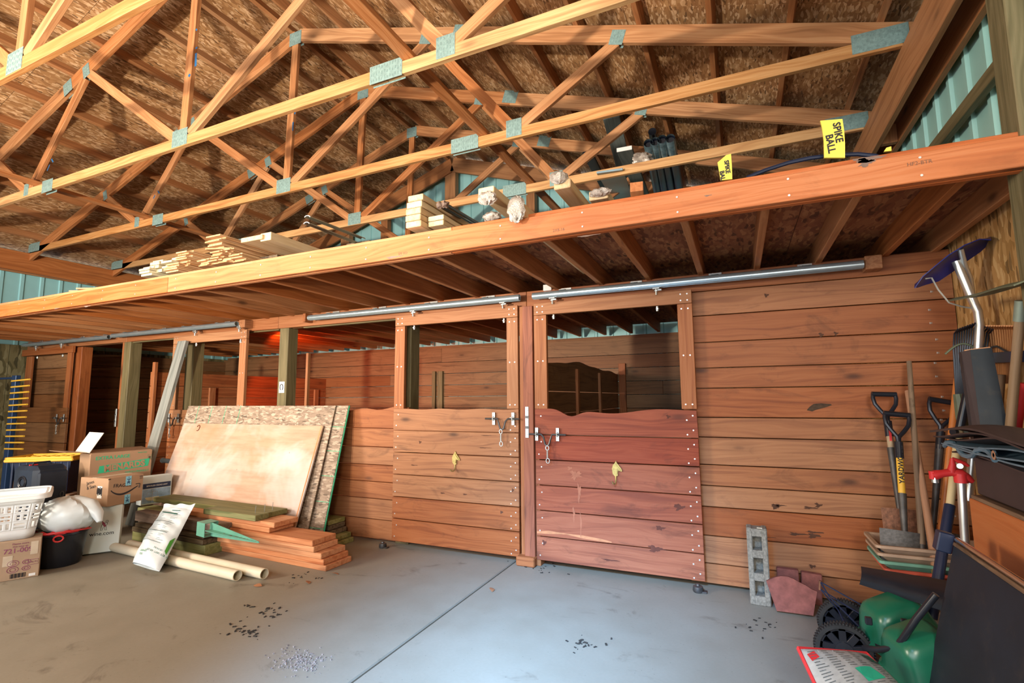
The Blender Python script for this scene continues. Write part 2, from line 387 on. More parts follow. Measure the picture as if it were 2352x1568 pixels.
# ---------------------------------------------------------------- roof frame
def purlin(x,lb):
    z=roofz(x)+.046; m=MB(); up=Vector((-(.345 if x<XC else -.323),0,1))
    ys=[-6.1,-2.44,1.22,4.9,7.02]
    m.beam((x,-6.1,z),(x,7.02,z),.04,.089,up=up,bev=.002)
    tag(m.build('roof_purlin',M_['purlin']),lb,'purlin','purlins under the roof boards')
LP=[-4.22]+[-4.585-.491*k for k in range(10)]
RP=[.955-.495*k for k in range(11)]
for i,x in enumerate(LP): purlin(x,f'long brown purlin of the left roof slope, {nth(i)} below the ridge')
for i,x in enumerate(sorted(RP)): purlin(x,f'long brown purlin of the right roof slope, {nth(i)} from the ridge')
PL=M_['galv']
def truss(Y,lb,name='roof_truss'):
    t=empty(name,(XC,Y,3.41),lb,'roof truss','trusses across the barn')
    T=.038
    cm=M_['chord']
    # bottom chord in three lengths
    cuts=[-9.32,-6.33,-2.06,1.2]
    for a,b in zip(cuts[:-1],cuts[1:]):
        MB().box(((a+b)/2,Y,3.455),(b-a-.003,T,.09),bev=.003).build('bottom_chord',cm,t)
    def top(xa,xb):
        za,zb=roofz(xa)-.074,roofz(xb)-.074
        MB().beam((xa,Y,za),(xb,Y,zb),T,.14).build('top_chord',M_['truss'],t)
    top(-9.55,-6.12); top(-6.12,XC-.02); top(XC+.02,-2.09); top(-2.09,1.42)
    def web(x0,z0,x1,z1,w=.089):
        MB().beam((x0,Y,z0),(x1,Y,z1),T-.002,w,up=(0,0,1) if abs(x1-x0)>.3 else (1,0,0)).build('web',M_['truss'],t)
    web(-4.20,3.5,-4.15,5.08)
    web(-4.30,3.5,-5.79,4.55); web(-4.12,3.5,-2.46,4.58)
    web(-6.70,3.5,-5.83,4.50); web(-6.80,3.5,-7.50,3.96)
    web(-1.60,3.5,-2.42,4.52); web(-1.55,3.5,-.72,4.00)
    def plate(x,z,w,h,a=0,holes=True):
        m=MB()
        for s in(-1,1):
            R=Ry(-a); c=Vector((x,Y+s*(T/2+.0015),z)); m.box(c,(w,.0025,h),R,bev=.0006)
            if holes:
                nx=int(w/.022)
                for i in range(nx):
                    for j in range(int(h/.035)):
                        m.box(c+R@Vector(((i+.5)/nx*w-w/2,s*.001,(j+.5)/int(h/.035)*h-h/2+(.008 if i%2 else 0))),(.006,.004,.018),R)
        m.build('gusset_plate',PL,t)
    plate(-4.23,3.49,.20,.15); plate(-6.33,3.455,.20,.13); plate(-6.75,3.49,.09,.13); plate(-2.06,3.465,.27,.13)
    plate(-1.59,3.50,.14,.15); plate(XC-.02,5.13,.17,.15); plate(-5.80,4.56,.11,.14,.33); plate(-6.12,4.47,.15,.14,.33)
    plate(-2.47,4.60,.13,.13,-.31); plate(-2.10,4.53,.17,.14,-.31); plate(-7.50,3.97,.08,.13,.33); plate(-.71,4.03,.11,.12,-.31)
    plate(.93,3.49,.30,.13); plate(-9.2,3.49,.30,.13)
    return t
for i,Y in enumerate((1.49,2.565,3.64,4.71,5.76)):
    truss(Y,['roof truss nearest the camera, pale bottom chord crossing the top left corner','roof truss second from the camera, running just in front of the loft beam','roof truss third from the camera, standing over the front of the loft','roof truss fourth from the camera, over the stalls','farthest full roof truss, just before the teal gable'][i])
# gable framing
t=empty('gable_frame',(XC,6.85,2.3),'dark rafters and studs standing against the teal gable','wall framing')
for xa,xb in((-9.4,XC),(XC,1.2)):
    MB().beam((xa,6.86,roofz(xa+.001)-.12 if xa<-5 else roofz(XC)-.12),(xb,6.86,(roofz(XC)-.12) if xb<0 else roofz(xb)-.12),.04,.235).build('rafter',M_['purlin'],t)
for x,w_ in((-4.18,.2),(-5.0,.09),(-5.52,.14),(-2.75,.14),(-6.4,.2),(-1.2,.14)):
    MB().box((x,6.92,(2.3+roofz(x)-.1)/2),(w_,.11,roofz(x)-.1-2.3),bev=.004).build('stud',M_['purlin'],t)
MB().box((-4.1,6.93,3.5),(10.4,.09,.12)).build('girt',M_['purlin'],t)
# carriers the trusses sit on
def carrier(nm,x,lb,mt):
    t=empty(nm,(x,0,3.13),lb,'beam')
    s=1 if x>0 else -1
    for dx in(.019,.159): MB().box((x+s*dx,.45,3.27),(.038,13.1,.285),bev=.003).build('board',mt,t)
    for y in (-1.2,.35,2.1,4.42): MB().box((x+s*.089,y,3.20),(.098,.05,.14),bev=.002).build('spacer',M_['purlin'],t)
carrier('eave_beam',XR,'heavy double eave beam rising steeply at the top right corner',M_['joist'])
carrier('eave_beam',XL,'dark red eave beam along the far left wall above the loft',M_['joist'])
# lateral braces lying flat on the bottom chords
for x,lb in((-1.88,'flat lateral brace on the truss chords right of the ridge'),(-6.55,'thin red lateral brace on the truss chords at the left')):
    m=MB(); m.box((x,1.6,3.52),(.089,8.6,.036),bev=.003); tag(m.build('lateral_brace',M_['truss']),lb,'brace','braces across the trusses')
# side posts
def post(x,y,w,z1,mt,lb,z0=0,nm='wall_post',d=None):
    m=MB(); m.box((x,y,(z0+z1)/2),(w,d or w,z1-z0),bev=.005); return tag(m.build(nm,mt),lb,'post')
post(1.11,2.535,.14,3.41,M_['treated'],'squared timber post in the right wall behind the end of the loft beam')
post(1.11,5.0,.14,3.13,M_['treated'],'dark post in the right wall above the loft deck',z0=2.28)
post(-9.37,5.0,.14,3.13,M_['treated'],'dark post in the left wall above the loft deck',z0=2.28)
post(-9.37,2.6,.14,3.13,M_['treated'],'post in the left wall at the front of the loft')
m=MB(); m.box((1.20,2.5,2.79),(.04,8,.075),bev=.003); tag(m.build('wall_girt',M_['treated']),'horizontal girt across the pale green siding at upper right','girt')
m=MB(); m.box((1.20,2.5,3.09),(.03,8,.05),bev=.003); 
m=MB(); m.box((-9.43,1.5,2.52),(.04,9,.10),bev=.003); tag(m.build('wall_girt',M_['joist']),'reddish girt across the teal siding at the far left','girt')
# ---------------------------------------------------------------- loft
t=empty('loft_beam',(-4,2.46,2.115),'long orange fir beam along the front edge of the loft','beam')
for a,b in((-9.3,-4.085),(-4.08,1.17)):
    m=MB(); m.box(((a+b)/2,2.462,2.177),(b-a,.036,.122),bev=.003); fb=m.build('face_board',M_['rim'],t)
    s=MB(); x=a+.1
    while x<b:
        for z in(2.14,2.215): s.cyl((x,2.4435,z),(x,2.441,z),.005,n=8)
        x+=.47
    s.build('screw_heads',M_['screw'],fb)
for a,b in((-9.3,-6.2),(-6.197,-1.5),(-1.497,1.17)):
    m=MB(); m.box(((a+b)/2,2.501,2.193),(b-a,.036,.158),bev=.003); m.build('backing_board',M_['rim'],t)
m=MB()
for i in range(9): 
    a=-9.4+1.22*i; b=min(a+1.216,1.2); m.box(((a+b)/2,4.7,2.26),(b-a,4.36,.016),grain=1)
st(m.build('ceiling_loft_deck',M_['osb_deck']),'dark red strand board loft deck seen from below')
xs=[1.13,.88]+[.52-.36*k for k in range(28)]
for i,x in enumerate(xs):
    if x<-9.25: break
    m=MB(); m.box((x,4.68,2.187),(.038,4.3,.13),bev=.003)
    tag(m.build('loft_joist',M_['joist']),f'reddish loft floor joist, {nth(i)} counted from the right wall','joist','joists under the loft')
# ---------------------------------------------------------------- stall fronts
H=M_['doorframe']
t=empty('track_header',(-4,YW,2.0),'long timber header over the stall openings carrying the tubular tracks','header')
for a,b,mt in((-9.43,-7.02,'doorframe'),(-7.017,-4.37,'doorframe'),(-4.367,-1.55,'doorframe'),(-1.547,1.2,'plank')):
    MB().box(((a+b)/2,YW+.022,2.07),(b-a,.038,.125),bev=.003).build('board',M_[mt],t)
for a,b in((-7.02,-6.05),(-5.9,-4.4),(-4.05,-2.75)):
    MB().box(((a+b)/2,YW+.06,2.008),(b-a,.04,.025),bev=.002).build('batten',M_['treated'],t)
MB().box((-4,YW+.09,2.07),(10.6,.038,.125),bev=.003).build('backing_board',M_['plank_back'],t)
def wavy(seed,a,b,amp=.03,n=24):
    r=random.Random(seed); ph=[r.uniform(0,6) for _ in range(4)]
    return [(a+(b-a)*i/n, amp*(math.sin(i*.5+ph[0])*.6+math.sin(i*1.1+ph[1])*.3+math.sin(i*.27+ph[2]))) for i in range(n+1)]
def planks(m,x0,x1,zs,y,th=.025,gap=.006,joints=None,topwave=None,axis='x',splits=()):
    for i in range(len(zs)-1):
        z0,z1=zs[i]+gap/2,zs[i+1]-gap/2
        cuts=[x0]+[s for (k,s) in splits if k==i]+[x1]
        for a,b in zip(cuts[:-1],cuts[1:]):
            if i==len(zs)-2 and topwave:
                pts=[(px-(a+b)/2,z1+dz-(z0+z1)/2) for px,dz in topwave if a<=px<=b]
                poly=[(a-(a+b)/2,z0-(z0+z1)/2),(b-(a+b)/2,z0-(z0+z1)/2)]+pts[::-1]
                R=Matrix(((1,0,0),(0,0,1),(0,1,0))) if axis=='x' else Matrix(((0,0,1),(1,0,0),(0,1,0)))
                c=((a+b)/2,y-th/2,(z0+z1)/2) if axis=='x' else (y-th/2,(a+b)/2,(z0+z1)/2)
                m.prism(poly,th,c,R)
            else:
                j=random.uniform(-.001,.001)
                if axis=='x': m.box(((a+b)/2,y+j,(z0+z1)/2),(b-a-.002,th,z1-z0),bev=.002,grain=0)
                else: m.box((y+j,(a+b)/2,(z0+z1)/2),(th,b-a-.002,z1-z0),bev=.002,grain=1)
ZW=[.02,.15,.33,.52,.66,.80,.985,1.12,1.32,1.46,1.64,1.83,2.005]
m=MB(); planks(m,-.36,1.2,ZW,YW+.013)
o=st(m.build('wall_front_right',M_['plank']),'red-brown horizontal plank wall right of the stall doors')
s=MB()
for i in range(len(ZW)-1):
    for dz in(.05,.13):
        z=ZW[i]+dz; s.cyl((1.09-.01*(z>1)+.01*math.sin(i*3),YW-.001,z),(1.09+.01*math.sin(i*3),YW+.004,z),.006,n=8)
s.build('screw_heads',M_['screw'],o)
m=MB(); m.prism([(-.06,-.02),(-.03,-.028),(-.01,-.018),(.05,.0),(.08,.012),(.075,.02),(.02,.024),(-.02,.02),(-.045,.0)],.004,(.455,YW+.0,1.19),Matrix(((1,0,0),(0,0,1),(0,1,0))))
m.build('knot_hole',plain('dark rotted knot',(.06,.035,.02),.9,0,.4,30),o)
m=MB(); planks(m,-4.1,-2.7,[.02,.19,.37,.52,.67,.83,1.0,1.17],YW+.013,topwave=wavy(3,-4.1,-2.7,.025))
st(m.build('wall_front_middle',M_['plank']),'half-height plank wall with a wavy live-edge top left of the first door')
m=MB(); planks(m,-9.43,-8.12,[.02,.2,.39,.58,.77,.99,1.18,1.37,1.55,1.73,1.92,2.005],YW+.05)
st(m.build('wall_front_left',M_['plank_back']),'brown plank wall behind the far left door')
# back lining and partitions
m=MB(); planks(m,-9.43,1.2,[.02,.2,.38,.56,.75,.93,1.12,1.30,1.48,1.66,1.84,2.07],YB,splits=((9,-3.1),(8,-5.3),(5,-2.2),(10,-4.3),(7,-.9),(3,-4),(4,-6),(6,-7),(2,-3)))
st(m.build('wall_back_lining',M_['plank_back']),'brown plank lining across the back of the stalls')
st(MB().box((-4.1,YB+.06,2.09),(10.6,.03,.045)).build('trim_back_plate',M_['plank_back']),'dark plate above the back lining')
m=MB(); planks(m,3.95,6.84,[.02,.2,.38,.56,.75,.93,1.12,1.32,1.6],-1.5,axis='y',topwave=wavy(5,3.95,6.84,.02))
o=st(m.build('partition_right',M_['plank_back']),'plank partition with wavy top behind the two closed doors')
for y in(4.9,5.8): MB().box((-1.475,y,.8),(.03,.06,1.5),bev=.003).build('batten',M_['doorframe'],o)
MB().box((-1.42,6.81,.86),(.09,.04,1.72),bev=.003).build('batten',M_['doorframe'],o)
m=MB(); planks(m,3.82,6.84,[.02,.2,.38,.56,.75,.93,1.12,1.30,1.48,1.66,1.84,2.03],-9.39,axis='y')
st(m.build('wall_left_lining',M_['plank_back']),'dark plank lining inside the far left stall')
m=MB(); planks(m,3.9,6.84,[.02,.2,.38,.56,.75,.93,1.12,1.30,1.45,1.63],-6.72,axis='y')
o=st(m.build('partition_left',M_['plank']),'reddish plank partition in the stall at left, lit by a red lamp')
for y in(4.7,5.9,6.6): MB().box((-6.69,y,.72),(.03,.09,1.44),bev=.003).build('batten',M_['doorframe'],o)
st(MB().box((-4.3,YB-.035,.85),(.09,.04,1.7),bev=.003).box((-4.42,YB-.035,.85),(.06,.04,1.7),bev=.003).build('trim_back_batten',M_['treated']),'pair of upright battens on the back lining')
st(MB().box((-.1,YB-.035,.85),(.09,.04,1.7),bev=.003).build('trim_back_batten',M_['treated']))
# stall posts
post(-4.293,YW+.08,.125,2.01,M_['treated'],'thick greenish treated post with a small white horseshoe plate',d=.13)
post(-7.015,YW+.085,.13,2.02,M_['treated'],'treated post at the left stall opening with a white latch strip',d=.14)
post(-5.82,YW+.10,.14,2.01,M_['treated'],'treated post half hidden by the leaning grey board',d=.13)
post(-8.10,YW+.08,.14,2.0,M_['plank'],'reddish knotty post beside the far left door',d=.13)
post(-2.775,YW+.10,.14,2.0,M_['treated'],'treated post seen through the window of the left closed door')
# inner trims beside the openings
for x,w_,z1,lb in((-7.06,.13,2.02,'pale jamb board on the left side of the treated opening post'),(-6.68,.05,1.75,'red-brown jamb strip right of the treated opening post'),(-4.10,.03,1.75,'narrow strip nailed on the right face of the horseshoe post'),(-8.17,.08,2.0,'red jamb board at the edge of the far left door')):
    m=MB(); m.box((x,YW+.04 if x<-7 else YW+.17,z1/2),(w_,.04,z1),bev=.003); tag(m.build('jamb_board',M_['doorframe' if x!=-8.12 else 'plank_red']),lb,'jamb board')
t=empty('centre_post',(-1.51,3.70,0),'narrow upright post between the two closed stall doors, on a small block','post')
MB().box((-1.51,3.70,1.03),(.085,.06,1.93),bev=.003).build('board',M_['plank_red'],t)
for dx in(-.062,.062): MB().box((-1.51+dx,3.74,1.0),(.035,.09,2.0),bev=.003).build('jamb',M_['doorframe'],t)
MB().box((-1.535,3.69,.035),(.15,.12,.07),bev=.008).build('foot_block',M_['plank'],t)
# hardware builders
def screws(par,pts,y):
    s=MB()
    for x,z in pts: s.cyl((x,y,z),(x,y-.002,z),.0055,n=8)
    s.build('screw_heads',M_['screw'],par)
def latch(x,z,par_label,s=1,y=3.655):
    t=empty('door_latch',(x,y,z),par_label,'latch','barrel bolt latches on the stall doors')
    MB().tube([(x-s*.14,y,z),(x-s*.03,y,z),(x-s*.02,y-.004,z-.03),(x-s*.005,y-.004,z-.075),(x+s*.01,y-.004,z-.085),(x+s*.025,y-.004,z-.075),(x+s*.04,y,z-.02),(x+s*.06,y,z),(x+s*.16,y,z)],.007,8).build('bolt',M_['iron'],t)
    for dx in(-.07,.10):
        m=MB()
        m.box((x+s*dx,y+.012,z),(.026,.004,.10),bev=.001); m.tube([(x+s*dx,y+.012,z+.016),(x+s*dx,y-.012,z+.01),(x+s*dx,y-.012,z-.01),(x+s*dx,y+.012,z-.016)],.004,6)
        for dz in(-.038,.038): m.cyl((x+s*dx,y+.012,z+dz),(x+s*dx,y+.006,z+dz),.007,n=8)
        m.build('keeper',M_['zinc'],t)
    m=MB(); x0=x+s*.005
    ring=lambda cx,cz,r:[(cx+r*math.cos(a),y-.014,cz+r*math.sin(a)*1.3) for a in [k*math.pi/5 for k in range(10)]]
    m.tube(ring(x0,z-.10,.013),.004,6,closed=True); m.tube([(x0,y-.014,z-.115),(x0,y-.014,z-.175)],.007,8); m.tube(ring(x0+.003,z-.195,.014),.004,6,closed=True)
    m.build('snap_hook',M_['zinc'],t)
def hanger(x,z,par):
    m=MB(); m.box((x,3.655,z+.03),(.05,.03,.018),bev=.002); m.cyl((x,3.655,z+.05),(x,3.655,z-.02),.007,n=8); m.box((x+.025,3.645,z+.012),(.03,.02,.012),bev=.002)
    m.cyl((x,3.655,z+.005),(x,3.655,z+.015),.016,n=6)
    m.build('hanger_bolt',M_['zinc'],par)
    m=MB(); m.cyl((x,3.68,z-.10),(x,3.68,z-.135),.009,n=8); m.cyl((x,3.68,z-.122),(x,3.68,z-.115),.014,n=6); m.build('bolt_end',M_['zinc'],par)
def stall_door(n,x0,x1,lb,mt,zs,wave,fr=None,latches=None,win=(.105,.10)):
    y=3.70; fr=fr or M_['doorframe']
    t=empty(f'door_{n}',((x0+x1)/2,y,.05),lb,'door'); t['kind']='structure'; del t['category']
    m=MB(); planks(m,x0,x1,zs,y,th=.032,gap=.007,topwave=wave); pn=m.build('plank_panel',mt,t)
    MB().box(((x0+x1)/2,y,1.965),(x1-x0,.034,.095),bev=.002).build('top_rail',fr,t)
    zt=zs[-1]
    for xa,xb in((x0,x0+win[0]),(x1-win[1],x1)):
        b=MB().box(((xa+xb)/2,y+.001,(zt+1.915)/2),(xb-xa,.034,1.915-zt),bev=.002).build('stile',fr,t)
        screws(b,[((xa+xb)/2+dx,z) for z in(1.21,1.55,1.88) for dx in(-.022,.022)],y-.016)
    for z in(.1,.6,1.0): MB().box(((x0+x1)/2,y+.03,z),(x1-x0-.1,.025,.10)).build('back_cleat',fr,t)
    pts=[]
    for i in range(len(zs)-1):
        for f in(.22,.72):
            z=zs[i]+(zs[i+1]-zs[i])*f
            pts+=[(x0+.03+.02*(f>.5),z),(x1-.03,z+.01),(x1-.07,z-.02)]
    screws(pn,pts,y-.015)
    screws(t,[(x,z) for x in(x0+.03,x0+.075,x1-.03,x1-.075) for z in(1.94,1.985)],y-.016)
    return t
d1=stall_door(1,-2.81,-1.60,'closed sliding stall door with an open window, left of the centre post',M_['plank'],[.045,.235,.42,.61,.80,.99,1.178],[(-2.81+1.21*i/24,.004*math.sin(i*.8)) for i in range(25)])
w2=[(-1.46+1.19*i/40,0) for i in range(41)]
w2=[(x,(-.055*math.exp(-((x+1.17)/.09)**2)-.025*math.exp(-((x+.80)/.22)**2)+.008*math.sin((x+1.46)*9)+(0.0))) for x,_ in w2]
d2=stall_door(2,-1.46,-.265,'closed sliding stall door with a scalloped lower window edge, right of the centre post',M_['plank_red'],[.045,.222,.412,.60,.79,.98,1.178],w2)
d3=stall_door(3,-5.97,-4.75,'open-framed sliding door behind the leaning sheets',M_['doorframe'],[.045,.235,.42,.61,.80,.99,1.165],None)
for d,x0,x1 in((d1,-2.60,-1.72),(d2,-1.29,-.50),(d3,-5.55,-4.83)):
    for x in(x0,x1): hanger(x,2.01,d)
t=empty('door_4',(-8.8,3.72,.05),'closed dark plank door at the far left end','door'); t['kind']='structure'; del t['category']
MB().box((-8.84,3.715,1.965),(1.45,.034,.09),bev=.002).build('top_rail',M_['doorframe'],t)
MB().box((-9.23,3.72,1.55),(.15,.03,.72),bev=.002).build('stile',M_['doorframe'],t)
MB().box((-8.19,3.72,1.55),(.10,.03,.74),bev=.002).build('stile',M_['doorframe'],t)
m=MB(); planks(m,-9.4,-8.13,[.045,.24,.45,.72,.98,1.19],3.72,th=.03); m.build('plank_panel',M_['plank_back'],t)
for x in(-8.95,-8.3): hanger(x,2.0,t)
latch(-1.74,1.10,'dark bolt latch with a zinc snap hook on the left closed door',1)
latch(-1.34,.985,'dark bolt latch with a zinc snap hook on the right closed door',-1)
latch(-5.87,1.07,'dark bolt latch on the door behind the leaning sheets',1)
latch(-8.27,1.05,'dark bolt latch on the dark far left door',1,3.68)
def strike(x,z,y,lb,h=.24):
    t=empty('strike_plate',(x,y,z),lb,'strike plate')
    m=MB(); m.box((x,y,z),(.028,.005,h),bev=.001)
    for k in range(4):
        zz=z-h/2+h*(k+.5)/4; m.cyl((x,y-.002,zz),(x,y-.008,zz),.008,n=8)
    m.build('plate',M_['zinc'],t)
    m=MB(); 
    for k in(-1,1): m.box((x,y-.006,z+k*.04),(.02,.006,.02))
    m.build('slots',M_['iron'],t)
strike(-1.52,1.075,3.667,'zinc strike plate on the narrow centre post')
strike(-7.10,1.06,3.742,'zinc strike strip on the pale jamb of the left opening',.22)
# round tracks
def track(x0,x1,z,lb,y=3.63,r=.027):
    t=empty('door_track',((x0+x1)/2,y,z-r),lb,'door track','tubular door tracks on the header')
    m=MB(); n=14; pr=[(r*math.cos(a),r*math.sin(a)) for a in [math.radians(-70+320*k/(n-1)-20) for k in range(n)]]
    pr=[(r*math.sin(a),-r*math.cos(a)) for a in [math.radians(25+310*k/(n-1)) for k in range(n)]]
    vs=[];fs=[]
    for x in(x0,x1):
        for rr in(1,.88):
            for a,b in pr: vs.append((x,y+a*rr,z+b*rr))
    for k in range(n-1):
        fs+= [[k,k+1,2*n+k+1,2*n+k],[n+k+1,n+k,3*n+k,3*n+k+1],[k+1,k,n+k,n+k+1],[2*n+k,2*n+k+1,3*n+k+1,3*n+k]]
    fs+=[[0,2*n,3*n,n],[n-1,2*n-1,4*n-1,3*n-1]]
    m.add(vs,fs,[(v[0],v[1],v[2]) for v in vs],.5,smooth=True); m.build('tube',M_['track'],t)
    k=max(2,round((x1-x0)/.55))
    for i in range(k):
        x=x0+(x1-x0)*(i+.45)/k
        m=MB(); m.box((x,YW-.004,z+.045),(.085,.004,.035),bev=.001); m.box((x,(y+YW-.005)/2,z+.03),(.035,YW-.005-y,.004),bev=.001); m.box((x,y,z+.03),(.05,.03,.004))
        m.cyl((x,YW-.006,z+.045),(x,YW-.012,z+.045),.008,n=8)
        m.build('bracket',M_['zinc'],t)
    return t
track(-9.28,-7.20,2.07,'dim tubular track over the far left door',y=3.65)
track(-7.09,-4.84,2.075,'tubular steel track over the left stall opening and open door')
track(-3.83,-1.565,2.065,'tubular steel track over the left closed door',y=3.65)
track(-1.45,.745,2.065,'long tubular steel track over the right closed door and plank wall',y=3.65)
for x,lb in((-4.79,'small wooden stop block at the right end of the left track'),(-3.90,'small wooden stop block at the left end of the middle track'),(.80,'small wooden stop block at the right end of the long track')):
    m=MB(); m.box((x,3.702,2.075),(.09 if x!=-3.90 else .035,.104,.085),bev=.004); tag(m.build('stop_block',M_['doorframe']),lb,'block')
m=MB(); m.box((-1.36,YW+.0,2.145),(.07,.03,.05),bev=.003); tag(m.build('junction_clip',plain('white painted clip',(.7,.7,.68),.5)),'small white box above the header over the centre post','box')
# ================================================================ THINGS AT THE LEFT
M_['card']=plain('brown cardboard',(.34,.21,.125),.75,0,.08,3)
M_['card_in']=plain('pale cardboard inside',(.66,.62,.56),.7,0,.05,3)
M_['card_old']=plain('buff cardboard',(.40,.28,.185),.75,0,.10,4)
M_['white_card']=plain('white coated cardboard',(.60,.68,.68),.5,0,.05,4)
M_['tape']=plain('clear packing tape',(.60,.50,.38),.2,0,.1,10)
M_['ink']=plain('black ink',(.015,.015,.02),.5,0,0)
M_['green_ink']=plain('green print',(.03,.42,.22),.5,0,.05)
M_['purple_ink']=plain('purple print',(.25,.06,.14),.6,0,.05)
M_['blue_tape']=plain('pale blue printed tape',(.22,.55,.72),.3,0,.05)
M_['paper']=plain('white paper label',(.80,.80,.78),.5,0,.04)
M_['white_pl']=plain('white plastic',(.74,.78,.80),.35,0,.03)
M_['black_pl']=plain('black plastic',(.012,.014,.020),.30,0,.2)
M_['navy']=plain('navy plastic',(.012,.020,.05),.4,0,.15)
M_['suit']=plain('black suitcase fabric',(.012,.020,.035),.5,0,.25,8,bump=.1)
M_['yellow']=plain('yellow plastic',(.80,.46,.05),.35,0,.05)
M_['red_pl']=plain('red plastic',(.60,.03,.03),.4,0,.1)
M_['blue_metal']=plain('blue painted steel',(.02,.05,.12),.35,.2,.1)
M_['bagfilm']=plain('white bin liner film',(.60,.66,.68),.35,0,.06,5,bump=.5)
M_['pvc']=plain('cream pvc pipe',(.66,.60,.46),.4,0,.07,5)
M_['green_steel']=plain('green painted steel',(.12,.33,.24),.45,.1,.12,8)
M_['rust']=plain('rust',(.16,.06,.03),.9,0,.4,30)
M_['redwood']=wood('orange stained board',(.46,.17,.07),(.62,.27,.12),(.70,.35,.17),knots=.5,rings=.8)
M_['redwood_end']=wood('board core',(.55,.24,.10),(.66,.32,.15),(.74,.42,.22),knots=0)
M_['moss']=wood('green weathered board',(.10,.11,.035),(.20,.19,.07),(.26,.24,.10),knots=.5,rings=.8)
M_['greenlum']=wood('treated lumber',(.18,.19,.06),(.31,.31,.12),(.38,.37,.17),knots=.5,rings=.8,stain=.3)
M_['darklum']=wood('dark old lumber',(.06,.045,.025),(.14,.10,.055),(.20,.15,.09),knots=.4,stain=.5)
M_['purplum']=wood('old purple-brown beam',(.12,.075,.055),(.21,.135,.10),(.26,.18,.14),knots=.4)
M_['osb_sheet']=osb('sheathing board',[(.20,.14,.095),(.29,.205,.145),(.36,.27,.19),(.50,.40,.30)],s=1.6)
def plymat():
    m=mat('dusty plywood face',.6); N_=N(m); g=N_.attr('g')
    n=N_.noise(N_.mapv(g,(1,8,8)),3,4,.6); c=N_.ramp(n,[(.3,(.40,.235,.15)),(.6,(.48,.31,.21))])
    d=N_.noise(g,1.5,4,.6,.4); c=N_.mix(N_.rng(d,.46,.66,0,.75),c,(.58,.53,.50))
    o=N_.noise(N_.mapv(g,(2,1,1)),1.3,3,.5,.2); c=N_.mix(N_.rng(o,.55,.72,0,.5),c,(.40,.21,.10))
    s=N_.vor(g,7); c=N_.mix(N_.rng(s,.02,.05,.7,0),c,(.12,.10,.09))
    return N_.col(c)
M_['ply']=plymat()
def faceR(A,B,up=(0,0,1)):
    x=(Vector(B)-Vector(A)).normalized(); y=Vector(up); y=(y-x*y.dot(x)).normalized(); return Matrix((x,y,x.cross(y))).transposed()
class Box:      # carton given by the two ends of its front top edge, its base height and its depth
    def __init__(s,A,B,zb,depth,tilt=0):
        s.A=Vector(A);s.B=Vector(B);s.B.z=s.A.z;s.zt=s.A.z;s.zb=zb;s.R=faceR(s.A,s.B);s.w=(s.B-s.A).length;s.h=s.zt-zb;s.d=depth
        s.n=s.R.col[2]; s.x=s.R.col[0]; s.y=s.R.col[1]
        s.c=(s.A+s.B)/2-s.n*depth/2-s.y*s.h/2
    def front(s,u,v,off=.0012): return s.A+s.x*(u*s.w)+s.y*(-(1-v)*s.h)+s.n*off
    def left(s,u,v,off=.0012): return s.A-s.n*(s.d*(1-u))-s.y*((1-v)*s.h)-s.x*off     # u=1 at the front edge
    def leftR(s): return Matrix((s.n,s.y,s.n.cross(s.y))).transposed()
    def right(s,u,v,off=.0012): return s.B-s.n*(s.d*u)-s.y*((1-v)*s.h)+s.x*off
def carton(b,name,label,cat,mt,bev=.003,seam=True,group=None):
    t=empty(name,(b.c.x,b.c.y,b.zb),label,cat,group)
    MB().box(b.c,(b.w,b.h,b.d),b.R,bev,grain=0).build('carton_body',mt,t)
    if seam: MB().box(b.c+b.y*(b.h/2+.0008),(b.w+.002,.0015,.05),b.R).build('tape',M_['tape'],t)
    return t
# --- buff carton at the lower left, under the laundry basket
A=onZ(0,1337,0);B=onZ(88,1322,0); d=(B-A).normalized(); A2=B-d*.50
b1=Box(A2+Vector((0,0,.272)),B+Vector((0,0,.272)),0,.34)
t=carton(b1,'cardboard_box','buff cardboard box with purple print under the white laundry basket','box',M_['card_old'])
m=MB()
m.text('721-009',.046,b1.front(.76,.74),b1.R,bold=.0004); m.text('Please store\nthis way up',.018,b1.front(.78,.88),b1.R); 
for x,y,r in((.72,.42,.03),(.86,.42,.022),(.72,.26,.03),(.86,.26,.022)):
    m.tube([b1.front(x,y)+b1.R@Vector((r*math.cos(a),r*.7*math.sin(a),0)) for a in [k*math.pi/8 for k in range(16)]],.0016,4,closed=True)
    m.tube([b1.front(x,y)+b1.R@Vector((r*.5*math.cos(a),r*.4*math.sin(a),0)) for a in [k*math.pi/8 for k in range(16)]],.0016,4,closed=True)
c0=b1.front(.925,.42)
m.text('keep dry',.014,b1.front(.93,.40),b1.R)
m.tube([b1.front(.875,.46),b1.front(.985,.46),b1.front(.985,.33),b1.front(.875,.33)],.0012,4,closed=True)
m.build('print',M_['purple_ink'],t)
m=MB()
for i in range(14): m.box(b1.front(.70+.012*i,.10),(.002+.002*(i%3),.03,.0008),b1.R)
m.build('barcode',M_['ink'],t)
MB().box(b1.front(.93,.07),(.035,.018,.001),b1.R).build('paper_label',M_['paper'],t)
MB().box(b1.front(.66,.50),(.05,.07,.001),b1.R).build('tape_patch',M_['tape'],t); MB().box(b1.front(.93,.76),(.04,.09,.001),b1.R).build('tape_patch',M_['tape'],t)
